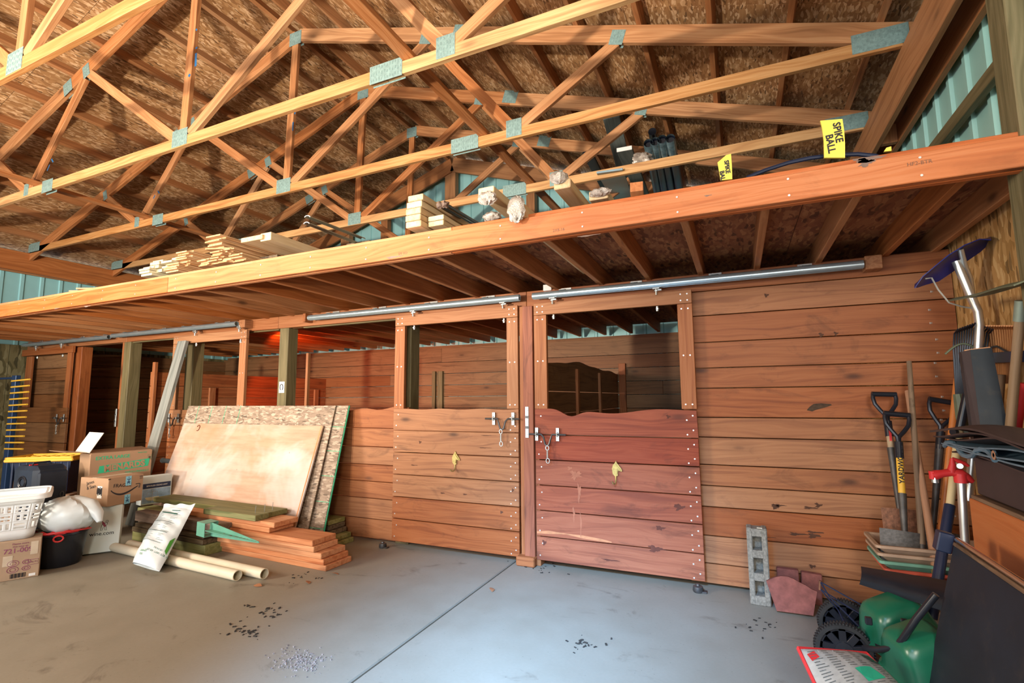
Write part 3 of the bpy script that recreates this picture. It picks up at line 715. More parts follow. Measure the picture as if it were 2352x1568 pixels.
# --- white laundry basket
t=empty('laundry_basket',(b1.c.x,b1.c.y,.276),'white plastic laundry basket with slotted sides on the buff box','basket')
def basket():
    cx=b1.c+b1.n*.0; X=b1.x;Nn=b1.n; zb=.276; H=.30
    cen=Vector((b1.B.x,b1.B.y,0))-X*.30-Nn*.20
    def rr(w,d,r,z,n=8):
        pts=[]
        for qx,qy,a0 in((1,1,0),(-1,1,90),(-1,-1,180),(1,-1,270)):
            for k in range(n): a=math.radians(a0+90*k/(n-1)); pts.append((qx*(w/2-r)+r*math.cos(a),qy*(d/2-r)+r*math.sin(a),z))
        return pts
    W=lambda p: cen+X*p[0]+Nn*p[1]+Vector((0,0,zb+p[2]))
    m=MB(); holes=[]
    # outer side walls as strips between slots: front (+n) and right end walls
    def P(s_,v): # s_ in path, not used
        pass
    def ring(v): return rr(.50+.09*v,.33+.08*v,.06,v*H)
    prof=[0,.04]; L=[ring(0),ring(.22),ring(.9)]
    for th in(0,):
        for i in(0,):
            a,b=L[0],L[1]; n=len(a); m.add([W(p) for p in a+b],[[k,(k+1)%n,n+(k+1)%n,n+k] for k in range(n)],smooth=True)
        a,b=ring(.82),ring(1); m.add([W(p) for p in a+b],[[k,(k+1)%n,n+(k+1)%n,n+k] for k in range(n)],smooth=True)
    # lattice zone .22-.82 with alternating pairs of slots
    n=len(L[0]); per=[Vector(p) for p in ring(.5)]
    def at(s,v):
        r_=ring(v); s=s%1; tot=[0]
        for k in range(n): tot.append(tot[-1]+(Vector(r_[(k+1)%n])-Vector(r_[k])).length)
        d=s*tot[-1]
        for k in range(n):
            if d<=tot[k+1]: f=(d-tot[k])/(tot[k+1]-tot[k]); return W(Vector(r_[k]).lerp(Vector(r_[(k+1)%n]),f))
    NC=20; NR=3
    for c in range(NC):
        for r_ in range(NR):
            s0,s1=c/NC,(c+1)/NC; v0=.22+.6*r_/NR; v1=.22+.6*(r_+1)/NR
            nu,nv=4,4; vert=(c+r_)%2==0
            hole=set([(1,1),(1,2)] if vert else [(1,1),(2,1)]); hole2=set([(2,1),(2,2)] if vert else [(1,2),(2,2)])
            # cell with two rounded slots: subdivided 6x6
            q=12; open_={(i,j) for i in(2,3,7,8) for j in range(2,10)} if vert else {(i,j) for j in(2,3,7,8) for i in range(2,10)}
            vs=[at(s0+(s1-s0)*i/q,v0+(v1-v0)*j/q) for i in range(q+1) for j in range(q+1)]
            m.add(vs,[[i*(q+1)+j,(i+1)*(q+1)+j,(i+1)*(q+1)+j+1,i*(q+1)+j+1] for i in range(q) for j in range(q) if (i,j) not in open_],smooth=True)
    m.add([W(p) for p in L[0]],[list(range(n))])
    o=m.build('basket_body',M_['white_pl'],t); md=o.modifiers.new('thickness','SOLIDIFY'); md.thickness=.004; md.offset=0
    m=MB()
    top=[W(p) for p in rr(.64,.46,.07,H+.005)]; m.tube(top,.012,8,closed=True,flat=1)
    a,b=rr(.59,.41,.06,H+.012),rr(.66,.48,.08,H+.010); c_=rr(.665,.485,.08,H-.02)
    m.add([W(p) for p in a+b+c_],[[k,(k+1)%n,n+(k+1)%n,n+k] for k in range(n)]+[[n+k,n+(k+1)%n,2*n+(k+1)%n,2*n+k] for k in range(n)],smooth=True)
    o=m.build('rim',M_['white_pl'],t)
basket()
# --- black bucket with a red rope handle
bc=onZ(137,1305,0)+Vector((-.135,.055,0)); bc.z=0
t=empty('bucket',bc,'black bucket with a red rope handle holding a white bin bag','bucket')
MB().lathe([(.0,.004),(.125,.0),(.135,.02),(.163,.235),(.172,.24),(.172,.255),(.160,.255),(.155,.235),(.125,.03),(0,.025)],bc,n=36).build('bucket_body',M_['black_pl'],t)
def bk(a,z=.25,r=.172): a=math.radians(a); return bc+Vector((r*math.cos(a),r*math.sin(a),z))
m=MB(); m.tube([bk(-100+12*i,.250+.022*math.sin(math.pi*i/13),.178) for i in range(14)],.006,6)
for a in(-105,-30): m.tube([bk(a+9*math.cos(k*math.pi/6),.228+.022*math.sin(k*math.pi/6),.182) for k in range(12)],.006,6,closed=True)
m.build('rope_handle',M_['red_pl'],t)
o=MB().sheet(lambda u,v:bk(-110+190*u,.255+.02*v+.006*math.sin(u*40),.168-.02*v),30,2,.002).build('red_liner',M_['red_pl'],t)
# --- white bin bag with a drooping neck
def blob(c,rx,ry,rz,seed,crease=.06,n=26,m_=36):
    r=random.Random(seed); ph=[(r.uniform(0,6),r.uniform(3,9),r.uniform(1,5)) for _ in range(7)]; c=Vector(c)
    def fn(u,v):
        a=2*math.pi*v; b=math.pi*(u-.5)
        k=1+sum(crease*.35*math.sin(a*f+p+b*q) for p,f,q in [(p,round(f),q) for p,f,q in ph])
        k+=crease*.8*abs(math.sin(a*9+3*math.sin(b*2)))**3*math.cos(b)
        sb=math.copysign(abs(math.sin(b))**.9,math.sin(b))
        return c+Vector((rx*math.cos(b)*math.cos(a)*k,ry*math.cos(b)*math.sin(a)*k,rz*sb*k))
    return fn,n,m_
t=empty('bin_bag',(bc.x,bc.y,.26),'puffy white bin bag stuffed on top of the black bucket','bag')
f,n_,k_=blob(bc+Vector((.02,.02,.375)),.205,.18,.135,4,.05)
MB().sheet(f,n_,k_).build('bag_body',M_['bagfilm'],t)
P0=onY(208,1166,2.38);P1=onY(225,1180,2.40);P2=onY(229,1198,2.40)
MB().tube([bc+Vector((.04,.05,.42)),P0,P1,P2],[.10,.07,.040,.018],14).build('bag_neck',M_['bagfilm'],t)
# --- white wine carton leaning on the lumber
A=onZ(184,1278,0);B=onZ(262,1268,0)
t=empty('wine_carton',((A+B)/2),'white wine carton with a bottle emblem leaning on the lumber','box')
x=(B-A).normalized(); nrm=x.cross(Vector((0,0,1))).normalized()   # towards camera
up=(Vector((0,0,1))-nrm*.22).normalized(); R=Matrix((x,up,x.cross(up))).transposed(); W_=(B-A).length+.05; Hh=.375; nn=R.col[2]
cc=(A+B)/2+up*(Hh/2)-nn*.06+Vector((0,0,.012)); MB().box(cc,(W_,Hh,.11),R,.003).build('carton_body',M_['white_card'],t)
fc=lambda u,v:cc+R@Vector(((u-.5)*W_,(v-.5)*Hh,.0565))
MB().text('wine.com',.042,fc(.55,.40),R,bold=.0004).build('lettering',M_['ink'],t)
m=MB(); c0=fc(.58,.56)
m.tube([c0+R@Vector((.018+.009*math.cos(a),.035+.009*math.sin(a),0)) for a in [k*math.pi/5 for k in range(10)]],.0015,4,closed=True)
for l in([(.012,.024),(-.012,.018),(-.016,-.002),(-.02,-.035)],[(-.020,-.035),(-.010,-.035),(-.004,-.012),(.004,-.012),(.010,-.035),(.020,-.035)],[(.020,-.035),(.014,-.0),(.022,.012),(.020,.024)]):
    m.tube([c0+R@Vector((a,b,0)) for a,b in l],.0015,4)
m.build('figure_emblem',M_['ink'],t)
Rb=R@Rz(.5); MB().prism([(-.008,-.022),(.008,-.022),(.008,.012),(.003,.022),(.003,.038),(-.003,.038),(-.003,.022),(-.008,.012)],.001,c0+R@Vector((.0,.012,.001)),Rb).build('bottle_emblem',plain('wine red print',(.22,.02,.06),.5),t)
# --- carton with the smile arrow
def col_on(A,d,px):      # length along d from A to the vertical plane seen at column px
    d=Vector(d).normalized(); k=(px-1176)/FPX; nrm=_r-_fw*k; v=A-CP; return A-d*(v.dot(nrm)/d.dot(nrm))
C=onZ(250,1099,.61);D=col_on(C,(-.115,.99,0),330); b2=Box(C,D,.376,.34)
t=carton(b2,'cardboard_box','brown cardboard box with a black smile arrow and blue tape, on the wine carton','box',M_['card'])
m=MB()
arc=[b2.front(.08+.76*k/16,.56-.20*math.sin(math.pi*(k/16)**.8)+.02*(k/16)) for k in range(17)]
m.tube(arc,[.0035+.0045*math.sin(math.pi*k/16) for k in range(17)],6,flat=.25)
e=arc[-1]; m.tube([b2.front(.78,.66),b2.front(.90,.66),b2.front(.88,.50)],.0035,6)
m.build('smile_arrow',M_['ink'],t)
m=MB(); m.text('FRAGILE',.042,b2.front(.40,.68),b2.R@Rz(-.08)); 
for u in(.90,.95): m.tube([b2.front(u,.84),b2.front(u,.95)],.001,4); m.tube([b2.front(u-.015,.91),b2.front(u,.95),b2.front(u+.015,.91)],.001,4)
m.tube([b2.front(.88,.83),b2.front(.97,.83)],.001,4)
m.box(b2.front(.02,.97),(.02,.008,.001),b2.R)
m.text('James\n & Sean',.040,b2.left(.38,.74),b2.leftR()@Rz(.25),sx=1); m.text('Lucia',.030,b2.left(.45,.22),b2.leftR()@Rz(.2))
m.build('handwriting',M_['ink'],t)
m=MB()
for v in(.82,.15): m.box(b2.front(.56,v),(.048,b2.h*.34,.0012),b2.R)
m.build('blue_tape',M_['blue_tape'],t)
m=MB()
for v in(.80,.13):
    m.tube([b2.front(.56,v+.17,.003),b2.front(.56,v,.003)],.0014,4)
    for sx in(-1,1): m.tube([b2.front(.56+sx*.04*math.sin(k*math.pi/4),v+.0-.05*math.sin(k*math.pi/8)**2+.0,.003) for k in range(5)],.002,4); m.tube([b2.front(.56,v,.003),b2.front(.56+sx*.04,v-.10,.003)],.0018,4)
    m.tube([b2.front(.56+.045*math.cos(a),v+.10+.05*math.sin(a),.003) for a in [math.pi+k*math.pi/6 for k in range(7)]],.002,4)
m.build('tape_emblem',plain('navy print',(.01,.03,.12),.5),t)
MB().box(b2.left(.72,.50),(.001,.10,.055),Matrix((b2.x,b2.y,b2.n)).transposed()).build('shipping_label',M_['paper'],t)
m=MB()
for k in range(9): m.box(b2.left(.63+.02*k,.52+.03*(k%2),.003),(.001,.045+.01*(k%3),.0035+.002*(k%3)),Matrix((b2.x,b2.y,b2.n)).transposed())
m.build('label_print',M_['ink'],t)
# --- boxed ceiling light
A=onY(327,1097,3.0);B=onY(398,1095,3.12); b3=Box(Vector((A.x,A.y,.50)),Vector((B.x,B.y,.50)),.30,.26)
A=onZ(327,1096,.53);B=col_on(A,(.15,.99,0),396); b3=Box(A,B,.262,.10)
t=carton(b3,'light_fixture_box','blue and white boxed glass ceiling light behind the smile box','box',M_['white_card'],seam=False)
MB().box(b3.front(.5,.66),(b3.w*.92,b3.h*.18,.001),b3.R).build('navy_band',plain('navy band',(.012,.03,.09),.4),t)
MB().box(b3.front(.5,.30),(b3.w*.92,b3.h*.50,.001),b3.R).build('picture_panel',plain('pale blue picture',(.30,.46,.66),.4,0,.3,14),t)
MB().text('SEMI-FLUSH CEILING LIGHT',.020,b3.front(.5,.66,.003),b3.R,sx=.75).build('lettering',M_['paper'],t)
m=MB(); c=b3.front(.36,.26,.003); m.prism([(.06*math.cos(a),.035*math.sin(a)) for a in [math.pi+k*math.pi/10 for k in range(11)]],.001,c,b3.R); m.build('lamp_picture',plain('cream print',(.72,.66,.45),.4),t)
m=MB(); m.tube([c+b3.R@Vector((0,-.055,.001)),c+b3.R@Vector((0,.07,.001))],.002,4)
for s_ in(-1,1): m.tube([c+b3.R@Vector((s_*.05,.0,.001)),c+b3.R@Vector((s_*.045,.045,.001)),c+b3.R@Vector((s_*.02,.055,.001)),c+b3.R@Vector((0,.04,.001))],.0015,4)
m.build('lamp_outline',M_['zinc'],t)
# --- big moving box
A=onZ(208,1043,.775);B=col_on(A,(.10,.99,0),350); b4=Box(A,B,.27,.22)
t=carton(b4,'moving_box','large brown moving box with green lettering and one raised flap','box',M_['card'],seam=False)
m=MB(); m.text('EXTRA LARGE',.044,b4.front(.08,.91),b4.R,align='LEFT',bold=.0008)
m.text('heavy duty',.018,b4.front(.83,.96),b4.R); 
for k in range(5): m.tube([b4.front(.93,.80+.0*k),b4.front(.99,.80),b4.front(.99,.90),b4.front(.93,.90)],.0010,4,closed=True)
m.text('EARTH-FRIENDLY',.026,b4.front(.76,.60),b4.R)
Rt=b4.R@Rz(.06); c=b4.front(.55,.725)
m.prism([(-.22,-.033),(.20,-.033),(.215,.04),(-.205,.033)],.001,c,Rt)
m.build('green_print',M_['green_ink'],t)
m=MB(); 
m.text('MENARDS',.075,c+b4.n*.0022,Rt,bold=.0035,depth=.0012).build('lettering',M_['card'],t)
m=MB()
for k in range(5):
    for j in range(5):
        if (k*3+j*2)%4: m.box(b4.front(.945+.008*k,.82+.012*j),(.003,.005,.001),b4.R)
m.build('code_mark',M_['ink'],t)
m=MB(); E_=b4.A+Vector((0,0,0)); bx=-b4.n
m.sheet(lambda u,v:b4.A+bx*(.02+.36*v)-b4.x*(.02+.16*u)+Vector((0,0,.012+.02*u)),2,2,.004)
m.build('side_flap',M_['card'],t)
m=MB(); m.sheet(lambda u,v:b4.A+bx*(.03+.30*v)+b4.x*(-.0+.10*u)+Vector((0,0,.01+.15*u*1.2)),2,2,.004); m.build('raised_flap',M_['card_in'],t)
m=MB(); m.sheet(lambda u,v:b4.A+bx*(.005+.2*v)+b4.x*(.01+(b4.w-.02)*u)+Vector((0,0,.004+.02*v)),2,2,.004); m.build('top_flap',M_['card'],t)
# --- tote with yellow lid, on a plain carton
A=onZ(14,1054,.70);B=onZ(166,1050,.70); 
b5=Box(A,B,.33,.36)
t=empty('storage_tote',(b5.c.x,b5.c.y,.33),'navy storage tote with a bright yellow lid at the far left','tote')
def tapered(b,m,ins,z0,z1,off=0):
    w,d=b.w,b.d; cs=[]
    for z,k in((z0,ins),(z1,0)):
        for qx,qy in((-1,-1),(1,-1),(1,1),(-1,1)): p=b.c+b.x*(qx*(w/2-k+off))-b.n*(qy*(d/2-k+off)); p.z=z; cs.append(p)
    m.add(cs,[[3,2,1,0],[4,5,6,7],[0,1,5,4],[1,2,6,5],[2,3,7,6],[3,0,4,7]])
m=MB(); tapered(b5,m,.05,.33,.67,-.02)
for k in range(9):
    p=b5.front(.08+.105*k,.5,-.03); m.box(p,(.02,.30,.02),b5.R,.004)
m.build('tote_body',M_['navy'],t)
m=MB(); m.box(b5.c+Vector((0,0,b5.h/2-.02)),(b5.w+.03,.03,b5.d+.03),b5.R,.008)
for s_ in(-1,1):
    m.box(b5.c+Vector((0,0,b5.h/2+.004))+b5.n*s_*(b5.d/2),(b5.w+.02,.022,.02),b5.R,.005); m.box(b5.c+Vector((0,0,b5.h/2+.004))+b5.x*s_*(b5.w/2),(.02,.022,b5.d+.02),b5.R,.005)
for i in range(6): m.box(b5.c+Vector((0,0,b5.h/2-.002))+b5.x*(b5.w*(i-2.5)/6.5),(.008,.012,b5.d-.06),b5.R,.002)
for i in range(4): m.box(b5.c+Vector((0,0,b5.h/2-.003))+b5.n*(b5.d*(i-1.5)/4.5),(b5.w-.06,.012,.008),b5.R,.002)
m.build('lid',M_['yellow'],t)
bq=Box(Vector((b5.A.x,b5.A.y,.328)),Vector((b5.B.x,b5.B.y,.328)),0,.40)
carton(bq,'cardboard_box','plain brown cardboard box underneath the yellow-lidded tote','box',M_['card'])
# --- suitcase
C=onZ(82,1072,.71);D=col_on(C,(-.115,.99,0),160); b6=Box(C,D,.03,.30)
t=empty('suitcase',(b6.c.x,b6.c.y,0),'black suitcase standing in front of the yellow-lidded tote','suitcase')
MB().box(b6.c,(b6.w,b6.h,b6.d),b6.R,.035).build('shell',M_['suit'],t)
MB().box(b6.c+b6.n*(b6.d/2+.008),(b6.w*.88,b6.h*.86,.03),b6.R,.014).build('front_pocket',M_['suit'],t)
m=MB(); c=b6.left(.5,.80,.0); 
for r in(.05,.036): m.tube([c+b6.n*(r*math.cos(a))+b6.y*(r*math.sin(a))-b6.x*.004 for a in [k*math.pi/10 for k in range(20)]],.006,8,closed=True)
m.build('wheel_cup',M_['black_pl'],t)
for u in(.25,.78):
    c=b6.front(u,.62,.026); MB().tube([c+b6.R@Vector((.014*math.cos(a),.022*math.sin(a),0)) for a in [k*math.pi/8 for k in range(16)]],.003,6,closed=True).build('stud',M_['iron'],t)
MB().tube([b6.c+Vector((0,0,b6.h/2))+b6.x*q+Vector((0,0,z)) for q,z in((-.07,0),(-.06,.02),(.06,.02),(.07,0))],.008,8).build('carry_handle',M_['suit'],t)
MB().box(b6.left(.12,.55,.002),(.003,.05,.02),Matrix((b6.x,b6.y,b6.n)).transposed()@Rx(.5)).build('white_tag',M_['paper'],t)
MB().cyl(b6.c+Vector((0,0,b6.h/2+.004))-b6.x*.09,b6.c+Vector((0,0,b6.h/2+.004))-b6.x*.03,.006).build('red_ribbon',M_['red_pl'],t)
for q in(-1,1): MB().cyl(b6.c-b6.y*(b6.h/2+.008)+b6.x*q*b6.w*.35-b6.n*.1,b6.c-b6.y*(b6.h/2+.008)+b6.x*q*b6.w*.35-b6.n*.13,.022).build('wheel',M_['black_pl'],t)
# --- blue rack with yellow pegs
t=empty('peg_rack',(-8.5,3.3,0),'blue steel rack with a column of yellow pegs by the far left door','rack')
a=onY(38,862,3.2); b_=onY(12,1030,3.2); MB().box((a.x,3.2,a.z/2),(.10,.05,a.z),bev=.004).build('upright',M_['blue_metal'],t)
MB().cyl((a.x,3.2,a.z-.03),(a.x-.9,3.2,a.z-.03),.014).build('crossbar',M_['blue_metal'],t)
MB().box((a.x-.8,3.2,a.z/2),(.08,.05,a.z),bev=.004).build('upright',M_['blue_metal'],t)
MB().box((a.x-.4,3.2,.02),(.9,.3,.03),bev=.004).build('base_bar',M_['blue_metal'],t)
for k in range(12):
    z=a.z-.07-.0755*k
    MB().cyl((a.x-.02,3.17,z),(a.x+.40,3.17,z+.012),.0105,n=10).build('peg',M_['yellow'],t)
    
# --- weathered board leaning on the open door
m=MB(); P=Vector((-5.72,3.64,1.935)); Q=Vector((-5.70,3.22,.01)); m.beam(Q,P,.14,.04,up=(0,-1,.2),bev=.003); tag(m.build('leaning_board',M_['graywood']),'weathered grey board leaning on the open door frame','board')
m=MB(); m.cyl(onY(374,1057,3.50),onY(455,1066,3.63),.024); m.cyl(onY(374,1057,3.50),onY(375,1057,3.51),.028); tag(m.build('grey_pipe',plain('blue-grey pipe',(.25,.33,.40),.4)),'short blue-grey pipe end sticking out left of the leaning plywood','pipe')
# --- leaning sheets
def leaning(x0,x1,yt,zt,yf,th,mt,name,label,cat,edge=None):
    P=Vector((0,yt,zt));Q=Vector((0,yf,0)); up=(P-Q).normalized(); x=Vector((1,0,0)); n=x.cross(up)
    R=Matrix((x,up,n)).transposed(); L=(P-Q).length
    t=empty(name,((x0+x1)/2,yf,0),label,cat)
    c=Vector(((x0+x1)/2,(yt+yf)/2,zt/2))
    MB().box(c,(x1-x0,L,th),R,.001,grain=0).build('sheet',mt,t)
    return t,R,c,L
G_=M_['green_ink']
t,R,c,L=leaning(-5.60,-3.315,3.672,1.205,3.37,.011,M_['osb_sheet'],'strand_board','rear sheet of strand board with a green right edge leaning on the post','board')
MB().box(c+R@Vector((1.153,0,0)),(.004,L,.012),R).build('green_edge',G_,t)
m=MB()
for k in range(4): m.box(c+R@Vector((-.95+.22*k,L/2-.25,.0064)),(.005,.5,.0006),R@Rz(.03))
for k in range(5): m.box(c+R@Vector((1.05,L/2-.2-.22*k,.0064)),(.20,.004,.0006),R)
for k in range(4): m.box(c+R@Vector((-1.05,L/2-.3-.22*k,.0064)),(.16,.004,.0006),R)
m.build('green_lines',G_,t)
t,R,c,L=leaning(-4.46,-3.45,3.652,1.205,3.325,.011,M_['osb_sheet'],'strand_board','narrower strand board sheet with faint black stamps, second from the back','board')
m=MB()
for x in(-.12,.0,.12,.2,.27): m.tube([c+R@Vector((x+dx,L/2-.23+dy,.0065)) for dx,dy in((-.05,-.05),(.04,-.05),(.04,.05),(-.05,.05))],.0012,4,closed=True)
m.text('SHEATHING SPAN',.07,c+R@Vector((.05,L/2-.22,.006)),R,sx=.8)
m.build('stamp',M_['ink'],t)
t,R,c,L=leaning(-5.50,-3.52,3.575,1.02,3.235,.016,M_['ply'],'plywood_sheet','dusty tan plywood sheet, foremost of the leaning boards','board')
MB().tube([c+R@Vector((-.73+.022*math.cos(a),L/2-.05+.03*math.sin(a),.012)) for a in [k*math.pi/8-2 for k in range(13)]],.004,6).build('hook',M_['rust'],t)
m=MB(); m.box(c+R@Vector((.975,0,.009)),(.012,L,.003),R); m.build('edge_strip',M_['redwood_end'],t)
# --- lumber piles
def bd(px_front,z,px_back,length,th,mt,name,label,cat='board',group=None,width=None,ang=None,dx=0):
    a=onZ(*px_front,z); b=onZ(*px_back,z) if px_back else None
    return a,b
def board(xr,yf,z,L,w,th,ang,mt,name,label,group,kids=None,bev=.004):
    # right front bottom corner at (xr,yf,z); runs to the left
    R=Rz(ang); c=Vector((xr,yf,z))+R@Vector((-L/2,w/2,th/2)); t=None
    m=MB(); m.box(c,(L,w,th),R,bev); return tag(m.build(name,mt),label,'board',group)
G='orange stained boards in the pile'
for k,(xr,yf) in enumerate(((-2.85,2.965),(-2.87,2.960),(-2.89,2.955),(-2.955,2.945),(-2.975,2.950))):
    board(xr,yf,.0425*k,1.30-.02*k,.262-.006*k,.041,-.035+.008*(k%3),M_['redwood'],'deck_board',['bottom orange board of the pile on the floor','orange board second from the bottom of the pile','orange board third from the bottom, middle of the pile','orange board fourth from the bottom of the pile','top wide orange board of the lower pile, its surface in view'][k],G)
board(-3.46,2.975,.2135,.95,.235,.038,-.04,M_['redwood'],'deck_board','short orange board under the upper cut board, below the mossy planks',G)
board(-3.42,2.985,.252,1.2,.235,.040,-.03,M_['redwood'],'deck_board','orange board with a rounded end just below the mossy planks',G)
board(-3.60,2.955,.2935,.66,.13,.045,-.03,M_['moss'],'mossy_plank','front mossy plank with three nails standing up at its end','mossy planks on the pile')
board(-3.61,3.09,.2935,1.62,.19,.040,-.03,M_['moss'],'mossy_plank','long rear mossy plank on top of the pile beside the plywood','mossy planks on the pile')
m=MB()
for x,y in((-3.68,3.02),(-3.67,3.10),(-3.66,3.17)): m.cyl((x,y,.33),(x+.004,y,.40),.0022,n=6)
tag(m.build('nails',M_['zinc']),'three nails standing up from the mossy planks','nails')
G2='treated lumber in the left pile'
board(-4.05,2.86,0,1.1,.27,.083,-.06,M_['greenlum'],'treated_timber','thick greenish treated timber at the bottom of the left pile',G2)
board(-4.07,2.85,.0845,1.05,.26,.040,-.05,M_['darklum'],'old_plank','dark rough-edged plank lying on the thick treated timber',G2)
board(-4.09,2.87,.1260,1.0,.24,.034,-.04,M_['darklum'],'old_plank','upper dark plank below the purple-brown beam',G2)
board(-3.92,2.90,.162,1.25,.10,.088,-.04,M_['purplum'],'old_beam','squared purple-brown beam behind the green post spike',G2)
board(-4.22,3.02,.162,1.1,.14,.088,-.03,M_['greenlum'],'treated_timber','greenish timber behind the purple-brown beam, under the cartons',G2)
G3='treated offcuts behind the leaning sheets'
for k,(xr,mt) in enumerate(((-3.22,'greenlum'),(-3.25,'greenlum'),(-3.31,'darklum'),(-3.33,'darklum'),(-3.34,'greenlum'))):
    board(xr,3.475+.004*k,.041*k,.9-.03*k,.20,.038,-.02+.02*(k%2),M_[mt],'treated_offcut',f'treated offcut beside the half wall, {["lowest of","second in","third in","fourth in","topmost of"][k]} its stack of five',G3)
# --- pvc pipes
def pipe(a,b,r,name,label,mt,group=None,wall=.86):
    a=Vector(a);b=Vector(b); t=empty(name,(a+b)/2,label,'pipe',group)
    d=(b-a).normalized(); y=Vector((0,0,1)).cross(d).normalized(); z=d.cross(y); n=20; vs=[]; 
    for p in(a,b):
        for rr in(r,r*wall):
            for k in range(n): an=2*math.pi*k/n; vs.append(p+y*math.cos(an)*rr+z*math.sin(an)*rr)
    fs=[]
    for k in range(n):
        j=(k+1)%n; fs+=[[k,j,2*n+j,2*n+k],[n+j,n+k,3*n+k,3*n+j],[j,k,n+k,n+j],[2*n+k,2*n+j,3*n+j,3*n+k]]
    m=MB(); m.add(vs,fs,None,.5,smooth=True); m.build('tube',mt,t); return t
a=onZ(545,1334,.0);a.z=.037; b_=onZ(390,1297,0); b_.z=.037; dd=(b_-a).normalized()
pipe(a,a+dd*1.72,.036,'pvc_pipe','cream plastic pipe on the floor, the nearer of two',M_['pvc'],'plastic pipes on the floor')
a=onZ(607,1330,0);a.z=.037
pipe(a,a+Vector((-1.72,.07,0)),.036,'pvc_pipe','cream plastic pipe on the floor, closer to the lumber',M_['pvc'],'plastic pipes on the floor')
# --- green post spike
t=empty('post_spike',(-4.0,2.8,.2),'green steel post spike with a square socket lying on the pile','post spike')
sc_=onY(478,1213,2.80); tip=onY(594,1245,2.72); ax=(tip-sc_).normalized()
R=frame(ax,(0,0,1)); m=MB(); w_=.052
for sy,sz,sw,sh in((1,0,.004,.105),(-1,0,.004,.105),(0,1,.105,.004),(0,-1,.105,.004)):
    m.box(sc_+R@Vector((-.01,sy*w_,sz*w_)),(.115,sw,sh),R,.001)
m.build('socket',M_['green_steel'],t)
m=MB(); L=(tip-sc_).length
for ang in(0,math.pi/2):
    Rr=R@Rx(ang); m.prism([(.05,.05),(.06,.052),(L,.006),(L+.01,0),(L,-.006),(.06,-.052),(.05,-.05)],.004,sc_-Rr@Vector((0,0,.002)),Rr)
m.build('spike_fins',M_['green_steel'],t)
m=MB()
for k in range(26):
    u=.22+random.random()*(L-.24); 
    m.box(sc_+R@Vector((u,random.uniform(-1,1)*.05*(1-u/L),.0)) ,(.012,.006,.0055),R@Rz(random.random()))
m.build('rust_spots',M_['rust'],t)
m=MB()
for dx in(-.03,.02): m.tube([sc_+R@Vector((dx,.05,-.05)),sc_+R@Vector((dx+.01,.075,-.06)),sc_+R@Vector((dx+.02,.07,-.075)),sc_+R@Vector((dx+.01,.05,-.07))],.005,6)
m.build('bolts',M_['green_steel'],t)
# --- fertiliser bag leaning on the pile
t=empty('fertilizer_bag',(-4.15,2.5,0),'white fertilizer bag with upside-down green print leaning on the lumber','bag')
c00=onZ(305,1300,0)+Vector((0,0,.02)); c10=onZ(366,1318,0)+Vector((0,0,.02)); c01=onY(375,1166,2.86); c11=onY(440,1172,2.84)
nb=((c10-c00).cross(c01-c00)).normalized()
def bagf(side):
    def f(u,v):
        p=c00.lerp(c10,u).lerp(c01.lerp(c11,u),v)
        k=(max(0,math.sin(math.pi*min(1,max(0,u)))))**.45*(max(0,math.sin(math.pi*min(1,v*.93+.03))))**.40
        wob=.006*math.sin(u*9+v*14)+.005*math.sin(v*37+u*5)*(.3+v)
        th=.085*(1.15-.75*v)
        pin=.02*math.sin(v*3.1)*(u-.5)
        return p+nb*((side if side>0 else -.45)*(th*k)+ (wob*k))+ (c10-c00)*pin
    return f
f1,f2=bagf(1),bagf(-1)
MB().sheet(f1,22,34).sheet(f2,22,34).build('bag_body',M_['bagfilm'],t)
MB().sheet(lambda u,v:(c01+(c01-c00).normalized()*.0).lerp(c11,u)+nb*.01*math.sin(u*14)*v+(c01-c00).normalized()*(.06*v*(.7+.5*u))+ (c11-c01)*.10*(u-.5)*v,20,4,.002).build('sealed_top',M_['bagfilm'],t)
def onbag(m,off=.007):
    m.v=[f1(p.x,p.y)+nb*off for p in m.v]; return m
I3=Matrix.Identity(3)
def flat_text(m,s,size,u,v,rot=0,sx=.85): return m.text(s,size,(u,v,0),Rz(rot)@Matrix.Diagonal((2.0,1,1)),depth=0)
m=MB(); 
for k in range(26):
    v=.36+.022*k; n_=random.randint(3,6)
    for j in range(n_): m.box((.15+.055*j,v,0),(.048,.005,.0))
    if k%3:
        for j in range(random.randint(2,4)): m.box((.62+.055*j,v,0),(.048,.005,.0))
for v in(.34,.52,.70):
    for j in range(11): m.box((.15+.06*j,v,0),(.06,.007,0))
onbag(m,.006).build('fine_print',plain('grey print',(.22,.30,.30),.5),t)
m=MB(); flat_text(m,'green',.055,.42,.165,math.pi); flat_text(m,'sta',.05,.36,.12,math.pi); onbag(m).build('lettering',plain('dark green print',(.03,.22,.08),.5),t)
m=MB(); flat_text(m,'NET WT 18 LB',.04,.80,.20,math.pi/2+math.pi/2); flat_text(m,'8.16 kg',.035,.80,.25,math.pi)
m.box((.45,.88,0),(.5,.02,0)); m.box((.60,.94,0),(.3,.012,0)); onbag(m).build('dark_print',plain('green-black print',(.02,.14,.10),.5),t)
m=MB(); m.add([(u,v,0) for u,v in((.99,.22),(.95,.26),(.95,.42),(.99,.50))],[[0,1,2,3]]); 
m.v=[f1(p.x,p.y)+nb*.003+(c10-c00).normalized()*.004 for p in m.v]; m.build('green_panel',plain('leaf green print',(.07,.28,.04),.4),t)
